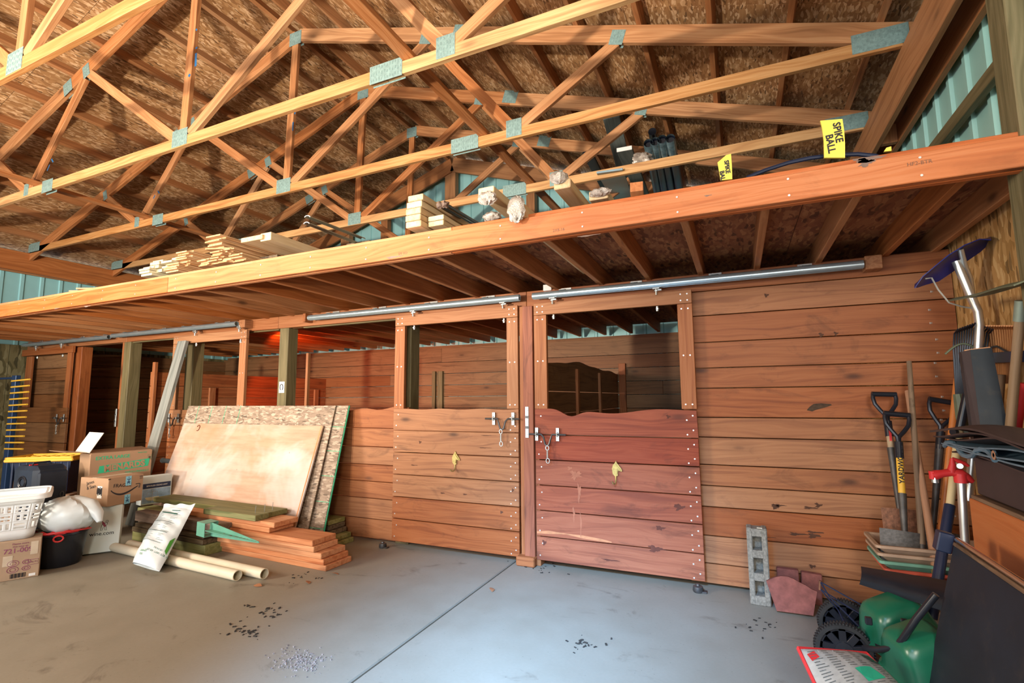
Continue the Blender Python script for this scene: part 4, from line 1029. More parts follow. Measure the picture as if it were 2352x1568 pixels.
# leaves
for px,lb in(((708,1338),'small dry brown leaf on the floor below the orange boards'),((592,1346),'tiny orange leaf on the floor near the pipe ends'),((770,1318),'curled dry leaf on the floor right of the orange boards'),((1130,1355),'dry leaf on the floor just left of the saw cut')):
    p=onZ(*px,0); m=MB(); a=random.random()*3
    m.sheet(lambda u,v:p+Rz(a)@Vector(((u-.5)*.07,(v-.5)*.035*math.sin(math.pi*min(.98,max(.05,u))),.004+.010*math.sin(math.pi*u)*v)),6,4,.0008)
    tag(m.build('dry_leaf',plain('dry leaf',(.34,.15,.07),.7)),lb,'leaf')
m=MB(); r=random.Random(5)
for k in range(260):
    p=onZ(690+r.gauss(0,28),1518+r.gauss(0,14),0); s_=r.uniform(.002,.006); m.box((p.x,p.y,s_/2),(s_*1.6,s_,s_),Rz(r.random()*3),tint=r.random())
tag(m.build('spilled_grit',plain('pale grit',(.26,.22,.20),.8,0,.6,80)),'patch of pale spilled grit on the floor at the bottom','grit')['kind']='stuff'
m=MB()
for k in range(140):
    cx,cy=r.choice(((620,1405),(700,1320),(560,1445),(1340,1475),(1745,1435),(1240,1300)))
    p=onZ(cx+r.gauss(0,26),cy+r.gauss(0,9),0); s_=r.uniform(.003,.010); m.box((p.x,p.y,s_*.25),(s_*2.2,s_,s_*.5),Rz(r.random()*3))
tag(m.build('dirt_crumbs',plain('black dirt crumbs',(.03,.025,.02),.9)),'scattered black dirt crumbs on the concrete','dirt')['kind']='stuff'
# horseshoe plate on the thick post
p=onY(643,889,YW-.01); p.y=YW-.014; t=empty('horseshoe_plate',p,'small white plate with a black horseshoe mark on the thick post','plate')
MB().box(p+Vector((0,.026,0)),(.075,.004,.115),bev=.001).build('plate',M_['paper'],t)
MB().tube([p+Vector((.02*math.cos(a),.022,.032*math.sin(a))) for a in [math.radians(-60+k*30) for k in range(11)]],.004,6).build('horseshoe',M_['ink'],t)
# brass horse-head hooks
def horse_hook(x,z,label,s=1,y=3.684):
    t=empty('horse_head_hook',(x,y,z),label,'hook','brass hooks on the stall doors')
    R=Matrix(((s,0,0),(0,0,-1),(0,1,0)))
    prof=[(-.025,-.02),(-.030,.02),(-.022,.045),(-.008,.06),(.0,.075),(.006,.060),(.018,.045),(.038,.020),(.043,.006),(.034,.0),(.020,.010),(.012,.0),(.010,-.03),(-.01,-.035)]
    br=plain('antique brass',(.42,.33,.12),.4,.75,.25,60)
    m=MB(); m.prism(prof,.010,(x,y-.001,z),R); m.prism([(a*.72,b*.72+.004) for a,b in prof],.016,(x,y-.001,z),R)
    m.build('horse_head',br,t)
    MB().tube([(x+s*(-.005),y-.006,z-.03),(x-s*.004,y-.012,z-.065),(x-s*.006,y-.03,z-.085),(x-s*.015,y-.048,z-.08),(x-s*.02,y-.052,z-.065)],.005,8).build('hook',br,t)
p=onY(1047,1057,3.684); horse_hook(p.x,p.z,'brass horse-head hook on the left closed door')
p=onY(1416,1082,3.684); horse_hook(p.x,p.z,'brass horse-head hook on the right closed door')
for px,lb in(((907,1240),'small black roller guide on the floor at the left door foot'),((1607,1335),'small black roller guide on the floor at the right door foot')):
    p=onZ(*px,.02); m=MB(); p.y=min(p.y,3.62); m.lathe([(.0,0),(.03,0),(.034,.01),(.03,.035),(.014,.04),(.012,.05),(0,.052)],(p.x,p.y,0.001)); m.box((p.x+.02,p.y,.006),(.07,.04,.01),bev=.002)
    tag(m.build('roller_guide',M_['iron']),lb,'roller guide')
# ================================================================ THINGS AT THE RIGHT
M_['block']=plain('rough grey concrete block',(.22,.205,.17),.9,0,.35,70,bump=.8,dirt=.3)
M_['paver']=plain('weathered red paver',(.22,.075,.06),.9,0,.25,25,bump=.6)
M_['toolsteel']=plain('worn tool steel',(.09,.085,.08),.5,.5,.35,12,dirt=.8)
M_['rusty']=plain('rusty blade steel',(.20,.09,.05),.7,.3,.5,9)
M_['ash']=wood('ash tool handle',(.26,.17,.09),(.38,.26,.15),(.44,.31,.19),knots=0)
M_['oldhandle']=wood('dark worn handle',(.10,.06,.035),(.20,.12,.07),(.26,.17,.10),knots=.6,stain=.5)
M_['palehandle']=wood('tan handle',(.42,.22,.12),(.55,.32,.19),(.60,.38,.24),knots=.3,stain=.3)
M_['orangehandle']=plain('orange lacquered handle',(.60,.20,.05),.35,0,.1)
M_['alu']=plain('aluminium tube',(.62,.62,.58),.3,.8,.08)
M_['blue_pl']=plain('dark blue plastic',(.008,.018,.16),.3,0,.15)
M_['olive']=plain('olive painted steel',(.13,.15,.09),.5,.1,.2,9,dirt=.4)
M_['beige_pl']=plain('beige planter plastic',(.42,.29,.20),.55,0,.12,9)
M_['mint']=plain('mint green plastic',(.18,.40,.30),.5,0,.1)
M_['teal_pl']=plain('teal plastic',(.10,.30,.30),.45,0,.12)
M_['coral']=plain('coral red plastic',(.55,.10,.06),.5,0,.1)
M_['hopper']=plain('green hopper plastic',(.008,.115,.062),.30,0,.08,5,spec=.6)
M_['panel_dark']=plain('blue-black painted board',(.008,.015,.026),.6,0,.2,6,dirt=.15)
M_['brownbox']=plain('dark brown panel',(.045,.030,.030),.6,0,.12,6)
M_['cherry']=wood('orange veneer',(.42,.12,.035),(.55,.18,.055),(.60,.22,.075),knots=0,rings=.5,rough=.4)
M_['tarp_br']=plain('brown tarpaulin',(.045,.032,.032),.5,0,.2,12)
M_['tarp_bl']=plain('blue-grey tarpaulin',(.10,.17,.22),.4,0,.25,14)
M_['chrome']=plain('chrome trim',(.75,.74,.72),.15,1,.03)
def pole(m,a,b,r,n=12,r2=None):
    a=Vector(a);b=Vector(b); k=6; pts=[a.lerp(b,i/k) for i in range(k+1)]; m.tube(pts,[r+( (r2 or r)-r)*i/k for i in range(k+1)],n); return m
# concrete block on end
p=onZ(1722,1390,0); t=empty('concrete_block',(p.x+.05,3.60,0),'grey concrete block with three cores, standing on end','block')
x0,y0=p.x+.005,3.53; W_,D_,Hh=.115,.10,.455
m=MB()
for xx in(x0+.016,x0+W_-.016): m.box((xx,y0+D_/2,Hh/2),(.032,D_,Hh),bev=.006)
for z in(.028,.165,.30,Hh-.028): m.box((x0+W_/2,y0+D_/2,z),(W_-.05,D_,.046 if z not in(.028,) else .056),bev=.004)
m.box((x0+W_/2,y0+D_-.008,Hh/2),(W_-.05,.012,Hh-.03))
m.build('block_body',M_['block'],t)
MB().box((x0+.075,y0+.01,Hh+.001),(.03,.015,.004),bev=.001).build('pale_spot',plain('pale patch',(.65,.62,.5),.6),t)
# pavers
a=onZ(1784,1402,0); b=onZ(1866,1408,0)
def paver(pts,Y,tilt,th,name,label):
    P=[onY(px,py,Y) for px,py in pts]; zmin=min(p.z for p in P); P=[(p.x,p.z-zmin) for p in P]
    cx=sum(p[0] for p in P)/len(P)
    R=Matrix(((1,0,0),(0,math.sin(tilt),-math.cos(tilt)),(0,math.cos(tilt),math.sin(tilt))))   # local x->x, local y->up, local z->towards camera
    m=MB(); m.prism([(x-cx,z/math.cos(tilt)) for x,z in P],th,(cx,Y,.004),R); return tag(m.build(name,M_['paver']),label,'paver')
r=random.Random(2)
top=[(1760+ (1838-1760)*0,1333)]
paver([(1783,1398),(1866,1409),(1876,1358),(1862,1352),(1850,1344),(1836,1338),(1822,1330),(1808,1325),(1793,1324),(1779,1327),(1768,1331),(1760,1335)],3.50,.20,.045,'stone_paver','broken five-sided red paver leaning beside the concrete block')
m=MB(); m.box((.22,3.70,.095),(.12,.05,.19),bev=.005); tag(m.build('stone_paver',M_['paver']),'left red paver against the wall behind the five-sided one','paver')
m=MB(); m.box((.345,3.70,.09),(.11,.05,.18),Ry(.06),bev=.005); tag(m.build('stone_paver',M_['paver']),'right red paver against the wall behind the five-sided one','paver')
# shovels
def dhandle(m,c,ax,r=.011,s=1.0,side=None):
    c=Vector(c); ax=Vector(ax).normalized(); sd=Vector(side or (1,.1,0)); sd=(sd-ax*sd.dot(ax)).normalized()
    q=lambda u,v:c+sd*u*s+ax*v*s
    m.tube([q(0,-.05),q(-.004,0),q(-.03,.035),q(-.052,.07),q(-.058,.105),q(-.055,.13)],r,8)
    m.tube([q(0,-.05),q(.004,0),q(.03,.035),q(.052,.07),q(.058,.105),q(.055,.13)],r,8)
    m.tube([q(-.062,.13),q(.062,.13)],r*1.35,10); m.tube([q(0,-.12),q(0,-.03)],r*1.9,10); return m
def blade(a,ax,w,l,side=(1,0,0),curl=.02,point=0):
    ax=Vector(ax).normalized(); sd=Vector(side); sd=(sd-ax*sd.dot(ax)).normalized(); n=sd.cross(ax)
    def f(u,v):
        ww=w*(.5+.0*v) if not point else w*.5*(1-max(0,v-.55)**1.6*2.0)
        return Vector(a)+ax*(-l*v)+sd*((u-.5)*2*ww)+n*(curl*(1-(2*u-1)**2)*(1-.5*v)) + ax*(0 if v>.02 else .004)
    return f
def shovel(name,label,top,topY,bot,botY,hmat,sock,blade_w,blade_l,hm,grip=True,gr=.017,bladem=None,point=0,sc_=1.0,text=None,band=None):
    T=onY(*top,topY);B=onY(*bot,botY); ax=(T-B).normalized(); t=empty(name,B,label,'shovel')
    if grip: dhandle(MB(),T,ax,s=sc_).build('grip',M_['black_pl'],t)
    L=(T-B).length; S=B+ax*sock
    pole(MB(),S,T-ax*.05,gr,r2=gr).build('shaft',hm,t)
    pole(MB(),B-ax*.02,S+ax*.04,.013,r2=.021).build('socket',M_['toolsteel'],t)
    o=MB().sheet(blade(B,ax,blade_w,blade_l,point=point),12,8,.003).build('blade',bladem or M_['toolsteel'],t)
    return t,T,B,ax,S
t,T,B,ax,S=shovel('shovel','old shovel with a worn ash handle and black grip, behind the yellow one',(2037,955),3.62,(2066,1170),3.50,0,.30,.17,.24,M_['ash'],bladem=M_['rusty'])
MB().box(T.lerp(S,.62)+Vector((0,-.017,0)),(.012,.002,.14),Matrix.Identity(3)).build('red_mark',M_['red_pl'],t)
t,T,B,ax,S=shovel('shovel','square-point shovel with a black D grip and a yellow sleeve lettered in black',(2063,1003),3.50,(2078,1222),3.36,0,.16,.22,.16,M_['yellow'])
R=Matrix((ax,Vector((1,0,0)).cross(ax)*-1,Vector((0,-1,0)))).transposed()
x_=ax; z_=Vector((0,-1,0)); z_=(z_-x_*z_.dot(x_)).normalized(); R=Matrix((x_,z_.cross(x_),z_)).transposed()
MB().text('YARDWORKS',.034,T.lerp(S,.44)+z_*.0178,R,bold=.0008).build('lettering',M_['ink'],t)
t,T,B,ax,S=shovel('shovel','dark shovel with a black D grip, between the thin handles and the orange shaft',(2162,978),3.60,(2143,1215),3.50,0,.42,.22,.25,M_['oldhandle'],sc_=1.1,bladem=M_['toolsteel'],point=1)
# long thin handles with heads
t=empty('garden_cultivator',onY(2120,1300,3.35),'hand cultivator with thin wire tines and a long dark worn handle','garden tool')
T=onY(2088,830,3.66);B=onY(2118,1250,3.34); pole(MB(),B,T,.016,r2=.013).build('shaft',M_['oldhandle'],t)
ax=(T-B).normalized(); H_=onY(2121,1283,3.32); pole(MB(),H_,B+ax*.04,.017,r2=.014).build('socket',M_['toolsteel'],t)
MB().lathe([(.0,.0),(.03,.0),(.034,.02),(.02,.04),(.0,.045)],H_-Vector((0,0,.02)),n=12).build('collar',M_['rusty'],t)
for k in range(6):
    u=(k-2.5)/2.5; MB().tube([H_+Vector((u*.02,0,-.01)),H_+Vector((u*.045,-.01,-.06)),H_+Vector((u*.07,-.015,-.11)),H_+Vector((u*.075,-.035,-.13))],.003,5).build('tine',M_['rusty'],t)
t=empty('hoe',onY(2154,1340,3.3),'long tan handled hoe with a brass ferrule, leaning right of the cultivator','garden tool')
T=onY(2084,898,3.68);B=onY(2153,1325,3.22); pole(MB(),B,T,.019,r2=.013).build('shaft',M_['palehandle'],t); ax=(T-B).normalized()
MB().cyl(B-ax*.03,B+ax*.03,.021).build('ferrule',plain('brass ferrule',(.6,.45,.2),.35,.8),t)
MB().tube([B-ax*.03,B-ax*.06+Vector((.01,-.02,0)),B-ax*.07+Vector((.03,-.04,-.01))],.006,6).build('neck',M_['iron'],t)
MB().sheet(lambda u,v:B-ax*.07+Vector((.03+(u-.5)*.10,-.04-.02*v,-.01-.06*v)),4,3,.003).build('blade',M_['toolsteel'],t)
# orange shaft, black pole, pale handle
t=empty('push_broom',onY(2165,1180,3.5),'tall orange lacquered shaft just right of the dark shovel','garden tool')
T=onY(2199,870,3.62);B=onY(2164,1200,3.48); pole(MB(),B+(B-T)*.6,T,.017).build('shaft',M_['orangehandle'],t)
e=B+(B-T)*.6; MB().box((e.x,e.y,max(.06,e.z)),(.25,.06,.07),bev=.006).build('broom_head',M_['purplum'],t)
# black fan rake
t=empty('leaf_rake',onY(2185,1230,3.2),'black fan rake standing tines up in the corner, in front of the copper rake','rake')
T=onY(2205,930,3.25);hd=onY(2222,742,3.3)
for k in range(15):
    u=(k-7)/7; a=onY(2213+u*17,905,3.26); b_=onY(2228+u*38,790+abs(u)*10,3.30); c_=onY(2232+u*40,752+abs(u)*14,3.27); d_=onY(2240+u*40,742+abs(u)*14,3.20)
    MB().tube([a,b_,c_,d_],.0045,5).build('tine',M_['black_pl'],t)
MB().tube([onY(2213+ (k-8)/8*42,815-26*math.cos((k-8)/8*1.5),3.285) for k in range(17)],.005,6).build('brace_wire',M_['olive'],t)
MB().tube([onY(2200,905,3.26),onY(2212,960,3.25),onY(2222,1000,3.24)],[.02,.03,.02],8).build('head_socket',M_['olive'],t)
B=onY(2182,1160,3.12);T2=onY(2202,990,3.22)
pole(MB(),B,T2,.017).build('shaft',M_['palehandle'] if 0 else plain('pale yellow shaft',(.66,.52,.28),.35),t)
B2=onY(2168,1245,3.05); pole(MB(),B2+(B2-B)*1.9,B,.022).build('grip',M_['navy'],t)
m=MB(); pole(m,onY(2205,985,3.2),onY(2222,905,3.2),.020); m.cyl(onY(2195,992,3.2),onY(2188,992,3.19),.017); m.build('clamp',M_['black_pl'],t)
# copper rake against the wall
t=empty('leaf_rake',onX(2300,1100,1.15),'copper-coloured wire rake flat against the strand board wall','rake')
for k in range(12):
    u=k/11; MB().tube([onX(2275+u*50,880,1.175),onX(2272+u*60,790,1.175),onX(2268+u*62,755,1.165),onX(2266+u*64,748,1.13)],.0045,5).build('tine',plain('copper wire',(.50,.22,.08),.5,.4),t)
MB().tube([onX(2262,800,1.16),onX(2290,795,1.16),onX(2320,812,1.16),onX(2332,835,1.16)],.005,6).build('brace_wire',M_['iron'],t)
m=MB(); m.beam(onX(2270,822,1.14),onX(2352,818,1.14),.02,.05,up=(0,0,1)); m.build('tine_bar',M_['navy'],t)
pole(MB(),onX(2290,1000,1.12),onX(2300,860,1.15),.016).build('shaft',M_['oldhandle'],t)
# snow shovel
t=empty('snow_shovel',onY(2210,610,3.2),'dark blue snow shovel with an aluminium shaft, hanging high in the corner','snow shovel')
up=[(2100,661),(2118,635),(2145,612),(2178,585),(2215,562),(2250,548),(2277,550)]; lo=[(2104,660),(2128,652),(2155,645),(2185,625),(2218,600),(2250,578),(2276,554)]
def lerpl(L,u): 
    i=min(len(L)-2,int(u*(len(L)-1))); f=u*(len(L)-1)-i; return (L[i][0]*(1-f)+L[i+1][0]*f,L[i][1]*(1-f)+L[i+1][1]*f)
def bl(u,v):
    a=onY(*lerpl(up,u),3.12); b=onY(*lerpl(lo,u),3.30); p=a.lerp(b,v); return p+Vector((-.0,.0,.02*math.sin(math.pi*v)))
MB().sheet(bl,24,8,.004).build('blade',M_['blue_pl'],t)
MB().tube([onY(2196,600,3.2),onY(2232,685,3.2),onY(2246,715,3.2),onY(2250,745,3.21),onY(2247,800,3.23),onY(2238,1000,3.25),onY(2225,1150,3.22)],.019,12).build('shaft',M_['alu'],t)
MB().tube([onY(2206,572,3.16),onY(2216,612,3.2),onY(2228,640,3.24),onY(2236,700,3.28)],.013,10).build('brace',M_['alu'],t)
MB().tube([onY(2125,640,3.18),onY(2140,638,3.18),onY(2155,665,3.18),onY(2180,695,3.18),onY(2210,704,3.19),onY(2236,708,3.2)],.004,6).build('lift_cord',plain('grey cord',(.35,.33,.28),.6),t)
# hoe with olive blade on the wall
t=empty('scraper_hoe',onX(2330,900,1.1),'wide olive hoe blade on an upright wooden handle against the strand board','garden tool')
T=onX(2346,690,1.08);B=onX(2318,1012,1.06); pole(MB(),B+(B-T)*1.4,T,.020,r2=.017).build('shaft',M_['ash'],t)
pole(MB(),T+(B-T)*.14,T,.021).build('socket',plain('verdigris steel',(.25,.30,.24),.5,.3),t)
def hb(u,v): a=onX(2232+u*170,684-u*38+8*math.sin(u*6)*.3,1.06); return a+Vector((-.09*v,0,-.01*v+.01*math.sin(math.pi*v)))
MB().sheet(hb,10,3,.006).build('blade',M_['olive'],t)
# leaning dark plank
t=empty('dark_plank',onY(2245,1010,2.95),'charcoal painted plank leaning with its sawn top in front of the fan rake','board')
ta,tb,tc=onY(2208,808,3.0),onY(2228,803,2.97),onY(2278,798,2.97); ba,bb,bc_=onY(2244,1060,2.90),onY(2262,1060,2.87),onY(2332,1060,2.87)
m=MB(); dn=Vector((0,.035,0))
q=[ta,tb,tc,tc+dn*.9,ta+dn]; q2=[ba,bb,bc_,bc_+dn*.9,ba+dn]
m.add(q+q2,[[0,1,2,3,4],[9,8,7,6,5]]+[[k,(k+1)%5,5+(k+1)%5,5+k] for k in range(5)]); m.build('plank_body',plain('charcoal paint',(.020,.028,.036),.45,0,.2,9,dirt=.2),t)
m=MB(); m.beam(ta.lerp(tb,.5)+dn*.5+Vector((0,0,.002)),tc+dn*.5+Vector((0,0,.002)),.03,.006,up=(0,0,1)); m.build('sawn_end',M_['redwood_end'],t)
m=MB(); m.add([ta-Vector((0,.001,0)),tb-Vector((0,.001,0)),bb-Vector((0,.001,0)),ba-Vector((0,.001,0))],[[0,1,2,3]]); m.build('brown_edge',M_['brownbox'],t)
# red hydrant head on a pipe
t=empty('yard_hydrant',onY(2200,1100,3.0),'red cast yard hydrant head on a grey steel pipe','hydrant')
Y_=2.98; h=lambda x,y,dy=0:onY(x,y,Y_+dy)
m=MB(); m.tube([h(2143,1092),h(2150,1090),h(2165,1087),h(2185,1084),h(2205,1087),h(2222,1098),h(2235,1106)],[.022,.022,.017,.018,.022,.020,.010],12)
m.tube([h(2186,1084),h(2188,1065),h(2187,1052)],[.020,.013,.008],10); m.tube([h(2187,1053),h(2200,1058),h(2215,1064),h(2225,1070)],[.008,.010,.009,.006],8)
m.tube([h(2205,1087),h(2208,1108)],[.026,.026],14); m.tube([h(2142,1082),h(2142,1100)],[.016,.012],8); m.build('hydrant_head',M_['red_pl'],t)
MB().tube([h(2147,1096),h(2148,1108)],[.013,.014],10).build('outlet_thread',M_['zinc'],t)
MB().cyl(h(2205,1070,-.01),h(2205,1070,.02),.012).build('pivot_bolt',M_['zinc'],t)
MB().cyl(h(2208,1108),(h(2200,1240).x,h(2200,1240).y-.02,.02),.017).build('standpipe',M_['alu'],t)
m=MB(); pole(m,onX(2335,1010,1.15),onX(2352,880,1.17),.014); tag(m.build('red_handle',M_['red_pl']),'short length of red handle at the right edge beside the wooden hoe handle','handle')
# nested planters
def tray(x0,x1,y0,y1,z,h,mt,label,th=.004):
    t=empty('planter_tray',((x0+x1)/2,(y0+y1)/2,z),label,'planter','nested plastic planters')
    m=MB(); fl=.045
    def rct(ins,zz,r=.02): 
        pts=[]
        for cx,cy,a0 in((x1-ins-r,y1-ins-r,0),(x0+ins+r,y1-ins-r,90),(x0+ins+r,y0+ins+r,180),(x1-ins-r,y0+ins+r,270)):
            for k in range(4): a=math.radians(a0+30*k); pts.append(Vector((cx+r*math.cos(a),cy+r*math.sin(a),zz)))
        return pts
    L=[rct(.0,z+h-.010),rct(.0,z+h),rct(.012,z+h),rct(.018,z+h-.008),rct(.05,z+.008),rct(.055,z),rct(.047,z+.0),rct(.012,z+h-.014)]
    L=[rct(.055,z),rct(.012,z+h-.014),rct(.0,z+h-.014),rct(.0,z+h),rct(.016,z+h),rct(.06,z+.006)]
    n=16; vs=[p for l in L for p in l]; fs=[[i*n+k,i*n+(k+1)%n,(i+1)*n+(k+1)%n,(i+1)*n+k] for i in range(len(L)-1) for k in range(n)]+[list(range(n))[::-1],[5*n+k for k in range(n)]]
    m.add(vs,fs); m.build('tray_body',mt,t)
zb=.02
m=MB(); m.lathe([(.0,0),(.10,0),(.13,.30),(.135,.31),(.12,.31),(.10,.02),(0,.02)],(.87,3.52,.0),n=24); tag(m.build('teal_bucket',M_['teal_pl']),'teal plastic tub under the nested planters','tub')
for k,(mt,lb,dx) in enumerate((('coral','coral red planter tray at the bottom of the nested stack',.02),('mint','mint green planter tray, second from the bottom of the stack',.0),('beige_pl','lower beige planter tray in the nested stack',-.005),('beige_pl','top beige planter tray with the square shovel standing in it',-.01))):
    tray(.615+dx,1.13,3.22,3.52,.325+.038*k,.055,M_[mt],lb)
# black half pipe
t=empty('gutter_channel',onY(2100,1340,2.9),'black half-round plastic channel lying across the green spreader','channel')
gt=[onY(1978,1302,3.05),onY(2245,1346,2.74)]; gb=[onY(1975,1341,3.00),onY(2238,1425,2.62)]
MB().sheet(lambda u,v:gt[0].lerp(gt[1],u).lerp(gb[0].lerp(gb[1],u),v)+Vector((0,-1,.25))*(.055*math.sin(math.pi*v)*(.6+.5*u)),14,14,.004).build('channel',M_['black_pl'],t)
# spreader with wheels
t=empty('lawn_spreader',onY(2060,1450,2.8),'green lawn spreader with black spoked wheels and a bent black handle','spreader')
def wheel(c,r,w):
    c=Vector(c); wt=empty('wheel',c,'x','x'); 
    for k_ in('label','category'): del wt[k_]
    wt.parent=t; wt.matrix_world=Matrix.Translation(c); MW[wt.name]=Matrix.Translation(c)
    # axle along y
    R=Rx(math.pi/2)
    MB().lathe([(r-.018,-w/2),(r-.004,-w/2),(r,-w/2+.006),(r,w/2-.006),(r-.004,w/2),(r-.018,w/2),(r-.018,-w/2)],c,R,n=48).build('tyre',M_['track_rub'],wt)
    m=MB()
    for k in range(56):
        a=2*math.pi*k/56
        for s_ in(-1,1): m.box(c+Vector((math.cos(a+.03*s_)*r,s_*w*.25,math.sin(a+.03*s_)*r)),(.009,w*.40,.007),Ry(-a),.001)
    m.build('tread',M_['track_rub'],wt)
    m=MB(); m.lathe([(r*.30,-w*.4),(r*.32,-w*.4),(r*.32,w*.4),(.0,w*.42),(0,-w*.42)],c,R,n=24)
    m.lathe([(r-.03,-.01),(r-.017,-.01),(r-.017,.01),(r-.03,.01),(r-.03,-.01)],c,R,n=36); m.build('rim',M_['black_pl'],wt)
    for k in range(9):
        a=2*math.pi*k/9+.2; d=Vector((math.cos(a),0,math.sin(a))); tt=Vector((-math.sin(a),0,math.cos(a)))
        p0=c+d*r*.28;p1=c+d*(r-.02)
        m=MB(); m.beam(p0,p1,.030,.020,up=(0,1,0),bev=.002)
        m.build('spoke',M_['black_pl'],wt)
W1=Vector((.425,3.12,.118));W2=Vector((.375,2.83,.112))
wheel(W1,.115,.042);wheel(W2,.115,.042)
MB().cyl(W1+Vector((0,.03,0)),W2-Vector((0,.03,0)),.012).build('axle',M_['iron'],t)
# hopper, tapered pyramid seen from above/side
hp=[onY(2003,1440,2.80),onY(2060,1383,2.86),onY(2135,1400,2.76),onY(2150,1440,2.62),onY(2125,1535,2.45),onY(2060,1490,2.55)]
def hop(c,sx,sy,sz,R,mt,name):
    m=MB(); n=28; prof=[(.02,1.0),(.50,.98),(.66,.90),(.76,.72),(.92,.1),(.98,.0),(1.04,-.02),(1.04,-.06),(.95,-.06)]
    vs=[];fs=[]
    for k_,zz in prof:
        for i in range(n):
            a=2*math.pi*i/n; ca,sa=math.cos(a),math.sin(a); q=(abs(ca)**6+abs(sa)**6)**(-1/6)
            vs.append(Vector(c)+R@Vector((ca*q*k_*sx,sa*q*k_*sy,zz*sz)))
    for j in range(len(prof)-1):
        for i in range(n): fs.append([j*n+i,j*n+(i+1)%n,(j+1)*n+(i+1)%n,(j+1)*n+i])
    fs.append(list(range(n))); m.add(vs,fs,smooth=True); return m.build(name,mt,t)
Rh=Matrix.Rotation(.35,3,'Z')@Ry(-.35)@Rx(.15)
hop((.60,2.86,.215),.145,.115,.15,Rh,M_['hopper'],'hopper')
hop((.62,2.60,.19),.13,.12,.16,Rh,M_['hopper'],'hopper')
k0=onY(2045,1524,2.42)
MB().tube([onY(1985,1488,2.72),onY(2020,1492,2.62),onY(2055,1486,2.55),onY(2072,1470,2.52),onY(2105,1420,2.50),onY(2150,1365,2.48)],.0125,10).build('handle_tube',M_['black_pl'],t)
MB().box((.47,2.93,.09),(.10,.26,.03),bev=.004).build('chassis',M_['black_pl'],t)
MB().beam(W1+Vector((0,0,0)),onY(2030,1490,2.75),.03,.02).build('frame_bar',M_['black_pl'],t)
P=onY(1883,1338,3.2); 
for pts in(((1884,1336),(1905,1370),(1975,1440)),((1884,1352),(1925,1400),(1950,1450)),((1884,1336),(1990,1395),(2020,1435)),((1884,1352),(1935,1385),(2002,1425))):
    MB().tube([onY(pts[0][0],pts[0][1],3.15),onY(*pts[1],3.08),onY(*pts[2],2.92)],.0035,6).build('cable',M_['navy'],t)
MB().cyl(onY(1884,1333,3.15),onY(1883,1354,3.15),.006).build('cable_clip',M_['rusty'],t)
for p_ in((1995,1425),(2078,1430),(2055,1482)): 
    q_=onY(*p_,2.66); MB().box(q_,(.025,.02,.03),bev=.003).build('bracket',M_['black_pl'],t)
# seed bag in the foreground
t=empty('seed_bag',onZ(1950,1620,0),'printed seed bag with a green square and red seams, at the bottom edge','bag')
A00=onY(1835,1492,2.28);A10=onY(2000,1512,2.42); dnv=Vector((.03,-.05,-.30)); 
A01=A00+Vector((.06,-.10,-.27));A11=A10+Vector((.07,-.12,-.28))
A00=onY(1833,1488,2.30);A10=onY(1990,1500,2.48);A01=onY(1905,1640,2.12);A11=onY(2085,1600,2.36)
nb2=((A10-A00).cross(A01-A00)).normalized(); nb2=-nb2 if nb2.y>0 else nb2
def sb(side):
    def f(u,v):
        p=A00.lerp(A10,u).lerp(A01.lerp(A11,u),v); k=(max(0,math.sin(math.pi*min(1,u))))**.5*(max(0,math.sin(math.pi*min(1,v*.55+.0))))**.5
        return p+nb2*(side*.07*k+.003*math.sin(u*11+v*7)*k)
    return f
g1,g2=sb(1),sb(-1)
MB().sheet(g1,22,22).sheet(g2,22,22).build('bag_body',plain('printed bag film',(.36,.34,.29),.35,0,.15,9),t)
MB().tube([g1(0,v/14) for v in range(15)],.007,6).tube([g1(u/14,0) for u in range(15)],.007,6).tube([g1(1,v/14) for v in range(15)],.007,6).build('red_seam',M_['red_pl'],t)
def onb(m,off=.003): m.v=[g1(p.x,p.y)+nb2*off for p in m.v]; return m
onb(MB().add([(u,v,0) for u,v in((.42,.52),(.50,.50),(.58,.49),(.66,.49),(.70,.62),(.72,.74),(.64,.75),(.55,.76),(.47,.77),(.45,.65))],[list(range(10))])).build('green_square',M_['green_ink'],t)
onb(MB().add([(u,v,0) for u,v in((.74,.18),(.88,.16),(.92,.38),(.80,.36))],[[0,1,2,3]])).build('dark_square',plain('dark green print',(.02,.08,.05),.4),t)
onb(MB().add([(u,v,0) for u,v in((.04,.14),(.14,.10),(.15,.22),(.05,.27))],[[0,1,2,3]])).build('red_print',M_['red_pl'],t)
m=MB(); r=random.Random(9)
for c in range(5):
    for k in range(16):
        u0=.06+.17*c; w_=r.uniform(.06,.13); v=.10+.05*k
        if .40<u0+w_/2<.74 and .46<v<.80: continue
        m.box((u0+w_/2,v,0),(w_,.012,0))
onb(m,.0025).build('fine_print',plain('grey print',(.20,.21,.20),.5),t)
m=MB()
for u in(.2,.4,.6,.78): m.box((u,.5,0),(.006,.85,0))
for v in(.3,.45): m.box((.5,v,0),(.8,.006,0))
onb(m,.003).build('pale_rules',M_['paper'],t)
# small box with slanted lettering
A=onZ(2043,1522,.10);B=onZ(2128,1560,.10); t=empty('small_carton',A,'small dark carton with a pale corner label at the foot of the black panel','box')
bs=Box(onZ(2040,1528,.11),onZ(2125,1548,.11),0,.14); 
MB().box(bs.c,(bs.w,bs.h,bs.d),bs.R,.003).build('carton_body',plain('dark carton',(.11,.10,.085),.7),t)
MB().prism([(-.05,.03),(.05,.03),(-.03,-.04)],.001,bs.front(.55,.7),bs.R).build('label',M_['card'],t)
MB().text('All',.035,bs.front(.42,.78,.003),bs.R@Rz(.3)).build('lettering',M_['ink'],t)
